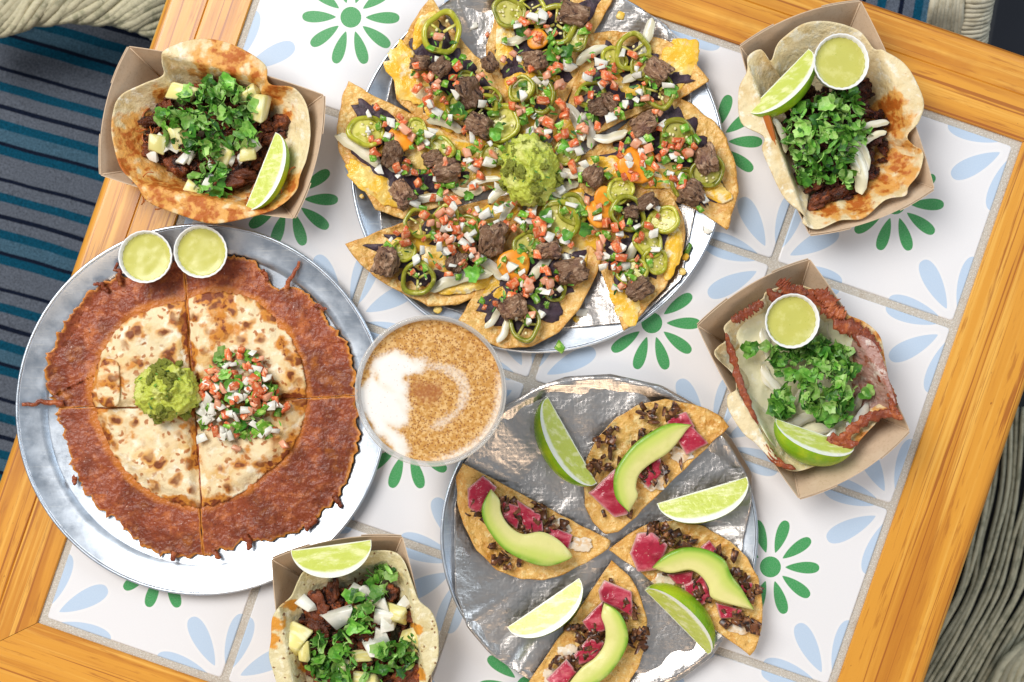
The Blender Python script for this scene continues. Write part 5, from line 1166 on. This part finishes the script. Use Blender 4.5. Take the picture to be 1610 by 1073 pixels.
ob('browned_cheese_sheet', slab('browned_cheese_sheet', catmull(pxs([(1338, 530), (1362, 536), (1378, 560), (1390, 600), (1400, 640), (1378, 658), (1352, 660), (1346, 620), (1340, 570)], .034), 60), cm, 14, lambda x, y, s, a: bowl3(x, y) + .0050 + .0014 * fb(x * 90, y * 90, 4, 3), .003, M['mauve'], origin=cm.xy.to_3d()), t3, (cm.x, cm.y, 0))
def crustline(pts, r, z, seed):
    p = catmull([P(x, y, zz + .0035) for (x, y), zz in zip(pts, z)], 60, False)
    n = len(p); v = []; f = []; m = 7
    for i, q in enumerate(p):
        t = i / (n - 1); tg = (p[min(i + 1, n - 1)] - p[max(i - 1, 0)]).normalized(); sd = tg.cross(Vector((0, 0, 1))).normalized()
        e = (1 - abs(2 * t - 1) ** 6)
        wl = r * (1.1 + 1.1 * fb(i * .33, seed, 0, 3) + 0.6 * max(0, nz(i * .8, seed + 2)) ** 2) * e + .0006; wr = r * (1.1 + 1.1 * fb(i * .33, seed + 5, 0, 3) + 0.6 * max(0, nz(i * .8, seed + 7)) ** 2) * e + .0006
        ring = []
        for k in range(m):
            u = k / (m - 1) * 2 - 1; off = sd * (u * (wr if u > 0 else wl)); ring.append(q + off + Vector((0, 0, .0012 * (1 - u * u) + .0016 * nz(i * .4, u * 2, seed))))
        v += ring + [x - Vector((0, 0, .0014)) for x in reversed(ring)]
    w_ = 2 * m
    for i in range(n - 1):
        for k in range(w_): f.append((i * w_ + k, (i + 1) * w_ + k, (i + 1) * w_ + (k + 1) % w_, i * w_ + (k + 1) % w_))
    f.append(tuple(range(w_))); f.append(tuple(reversed(range((n - 1) * w_, n * w_))))
    ob('crisp_edge', mesh('crisp_edge', [q - t3.location for q in v], f, M['crust']), t3, t3.location)
crustline([(1141, 524), (1152, 560), (1163, 600), (1180, 645), (1195, 690), (1222, 725), (1251, 738)], .0022, [.043, .041, .040, .040, .040, .042, .044], 1)
crustline([(1150, 505), (1175, 492), (1200, 475)], .0028, [.041, .040, .040], 2)
crustline([(1206, 455), (1225, 470), (1265, 465), (1300, 480), (1320, 505), (1345, 520), (1368, 540), (1386, 552)], .0050, [.046, .043, .043, .043, .044, .045, .046, .047], 3)
crustline([(1225, 440), (1240, 455), (1270, 462)], .0042, [.048, .046, .044], 4)
crustline([(1280, 458), (1300, 470), (1312, 488), (1330, 497)], .0042, [.046, .045, .045, .046], 5)
crustline([(1330, 520), (1350, 522), (1372, 545)], .0045, [.044, .045, .046], 8)
crustline([(1374, 545), (1386, 590), (1402, 620), (1405, 645), (1419, 660)], .0022, [.045, .045, .045, .045, .046], 6)
crustline([(1419, 660), (1395, 650), (1365, 658), (1345, 672), (1325, 690), (1305, 695), (1330, 700), (1350, 696)], .0030, [.046, .044, .042, .041, .041, .041, .042, .043], 7)
for x, y, s, rz in ((1213, 600, 60, -.9), (1240, 590, 50, -.5), (1262, 615, 56, .9), (1255, 665, 70, .5), (1205, 545, 60, -1.3), (1290, 680, 44, .3), (1225, 570, 50, -.6), (1310, 530, 44, -1), (1345, 640, 50, 1.2)): put('strip', t3, x, y, bowl3(*P(x, y, .03).xy) + .007, rg, s, .2, rz)
for x, y, s in ((1350, 655, 52), (1300, 690, 40)):
    put('strip', t3, x, y, .033, rg, s, .2, .8, 'onion')
dl = dome(1278, 600, 88, 85, .031, .012)
scatter(t3, [(1205, 545), (1240, 540), (1285, 528), (1330, 545), (1345, 575), (1340, 640), (1338, 662), (1295, 662), (1255, 640), (1262, 610), (1210, 580)], 320, {'cil': 3, 'chop': 4, 'bit': 1.5, 'stem': .6}, dl, rg, lift=(0, .008), tilt=1.1)
scatter(t3, [(1212, 620), (1235, 610), (1250, 640), (1236, 660), (1222, 655)], 40, {'cil': 2, 'chop': 3, 'stem': .5}, lambda x, y: .033, rg, lift=(0, .004), tilt=.7)
for x, y in ((1178, 555), (1170, 548), (1185, 545), (1366, 615), (1360, 622)): put('cil', t3, x, y, .036, rg, 24)
lime((1340, 716), (1221, 676), 1, .95, 'plump green lime wedge at the kraft corner of the cheesy taco', .028, 80, .42)
cup(1246, 505, 43, .060, 'white cup of green sauce on the cheesy taco with crisp brown edge', seed=6)
# ---- boat 4: pork on corn tortilla
o4 = [(584, 866), (619, 868), (636, 884), (648, 914), (659, 943), (678, 961), (688, 985), (690, 1012), (688, 1039), (673, 1072), (655, 1120), (600, 1155), (540, 1165), (480, 1140), (445, 1100), (430, 1056), (423, 1032), (426, 1005), (428, 973), (439, 954), (457, 938), (468, 914), (478, 898), (506, 879), (541, 871)]
t4 = taco(3, 'open corn taco with charred meat, onion and pineapple in the boat between the pans', o4, (560, 1005), 'corn_taco', [(436, 975, 22), (430, 1000, 18), (462, 950, 16), (655, 1055, 18), (480, 1050, 16), (655, 985, 12)], 4.4)
d4 = dome(560, 1010, 110, 120, .014, .016)
scatter(t4, [(480, 940), (540, 915), (620, 920), (650, 970), (660, 1060), (640, 1100), (490, 1100), (470, 1040), (455, 990)], 160, {'pork': 1}, d4, rg, lift=(0, .005))
for x, y, s in ((500, 950, 44), (498, 985, 46), (605, 935, 36), (640, 965, 40), (630, 1065, 60), (540, 1010, 40), (590, 1000, 36), (655, 1060, 40), (510, 1068, 44), (525, 930, 36)): put('pork', t4, x, y, .027, rg, s)
for x, y, s in ((465, 1006, 36), (480, 1025, 24), (624, 966, 30), (650, 1008, 36), (565, 1030, 24), (570, 958, 30), (540, 1050, 30), (575, 1070, 30)): put('pine', t4, x, y, .034, rg, s)
for x, y, s in ((482, 954, 22), (532, 972, 34), (578, 933, 26), (560, 930, 22), (582, 1016, 24), (605, 972, 22), (632, 952, 22), (600, 1002, 22), (612, 985, 20), (548, 965, 22), (530, 1060, 22), (598, 950, 22)): put('oni', t4, x, y, .036, rg, s)
dl = dome(560, 1000, 100, 100, .031, .010)
for poly, n in (([(570, 925), (585, 885), (612, 890), (622, 910), (605, 935)], 26), ([(535, 960), (560, 930), (592, 940), (590, 990), (565, 1000), (548, 985)], 50), ([(480, 1040), (500, 1000), (545, 990), (560, 1040), (540, 1073), (500, 1073)], 100), ([(590, 1030), (610, 1005), (650, 1000), (660, 1030), (640, 1060), (600, 1055)], 76), ([(540, 1073), (545, 1040), (600, 1040), (600, 1090), (545, 1095)], 20)):
    scatter(t4, poly, n, {'cil': 3, 'chop': 4, 'bit': 1.5, 'stem': 1}, dl, rg, lift=(0, .008), tilt=1.1)
lime((463, 884), (583, 868), -1, .05, 'lime wedge lying flat with round flesh face on the corn taco', .033, 60, .42)
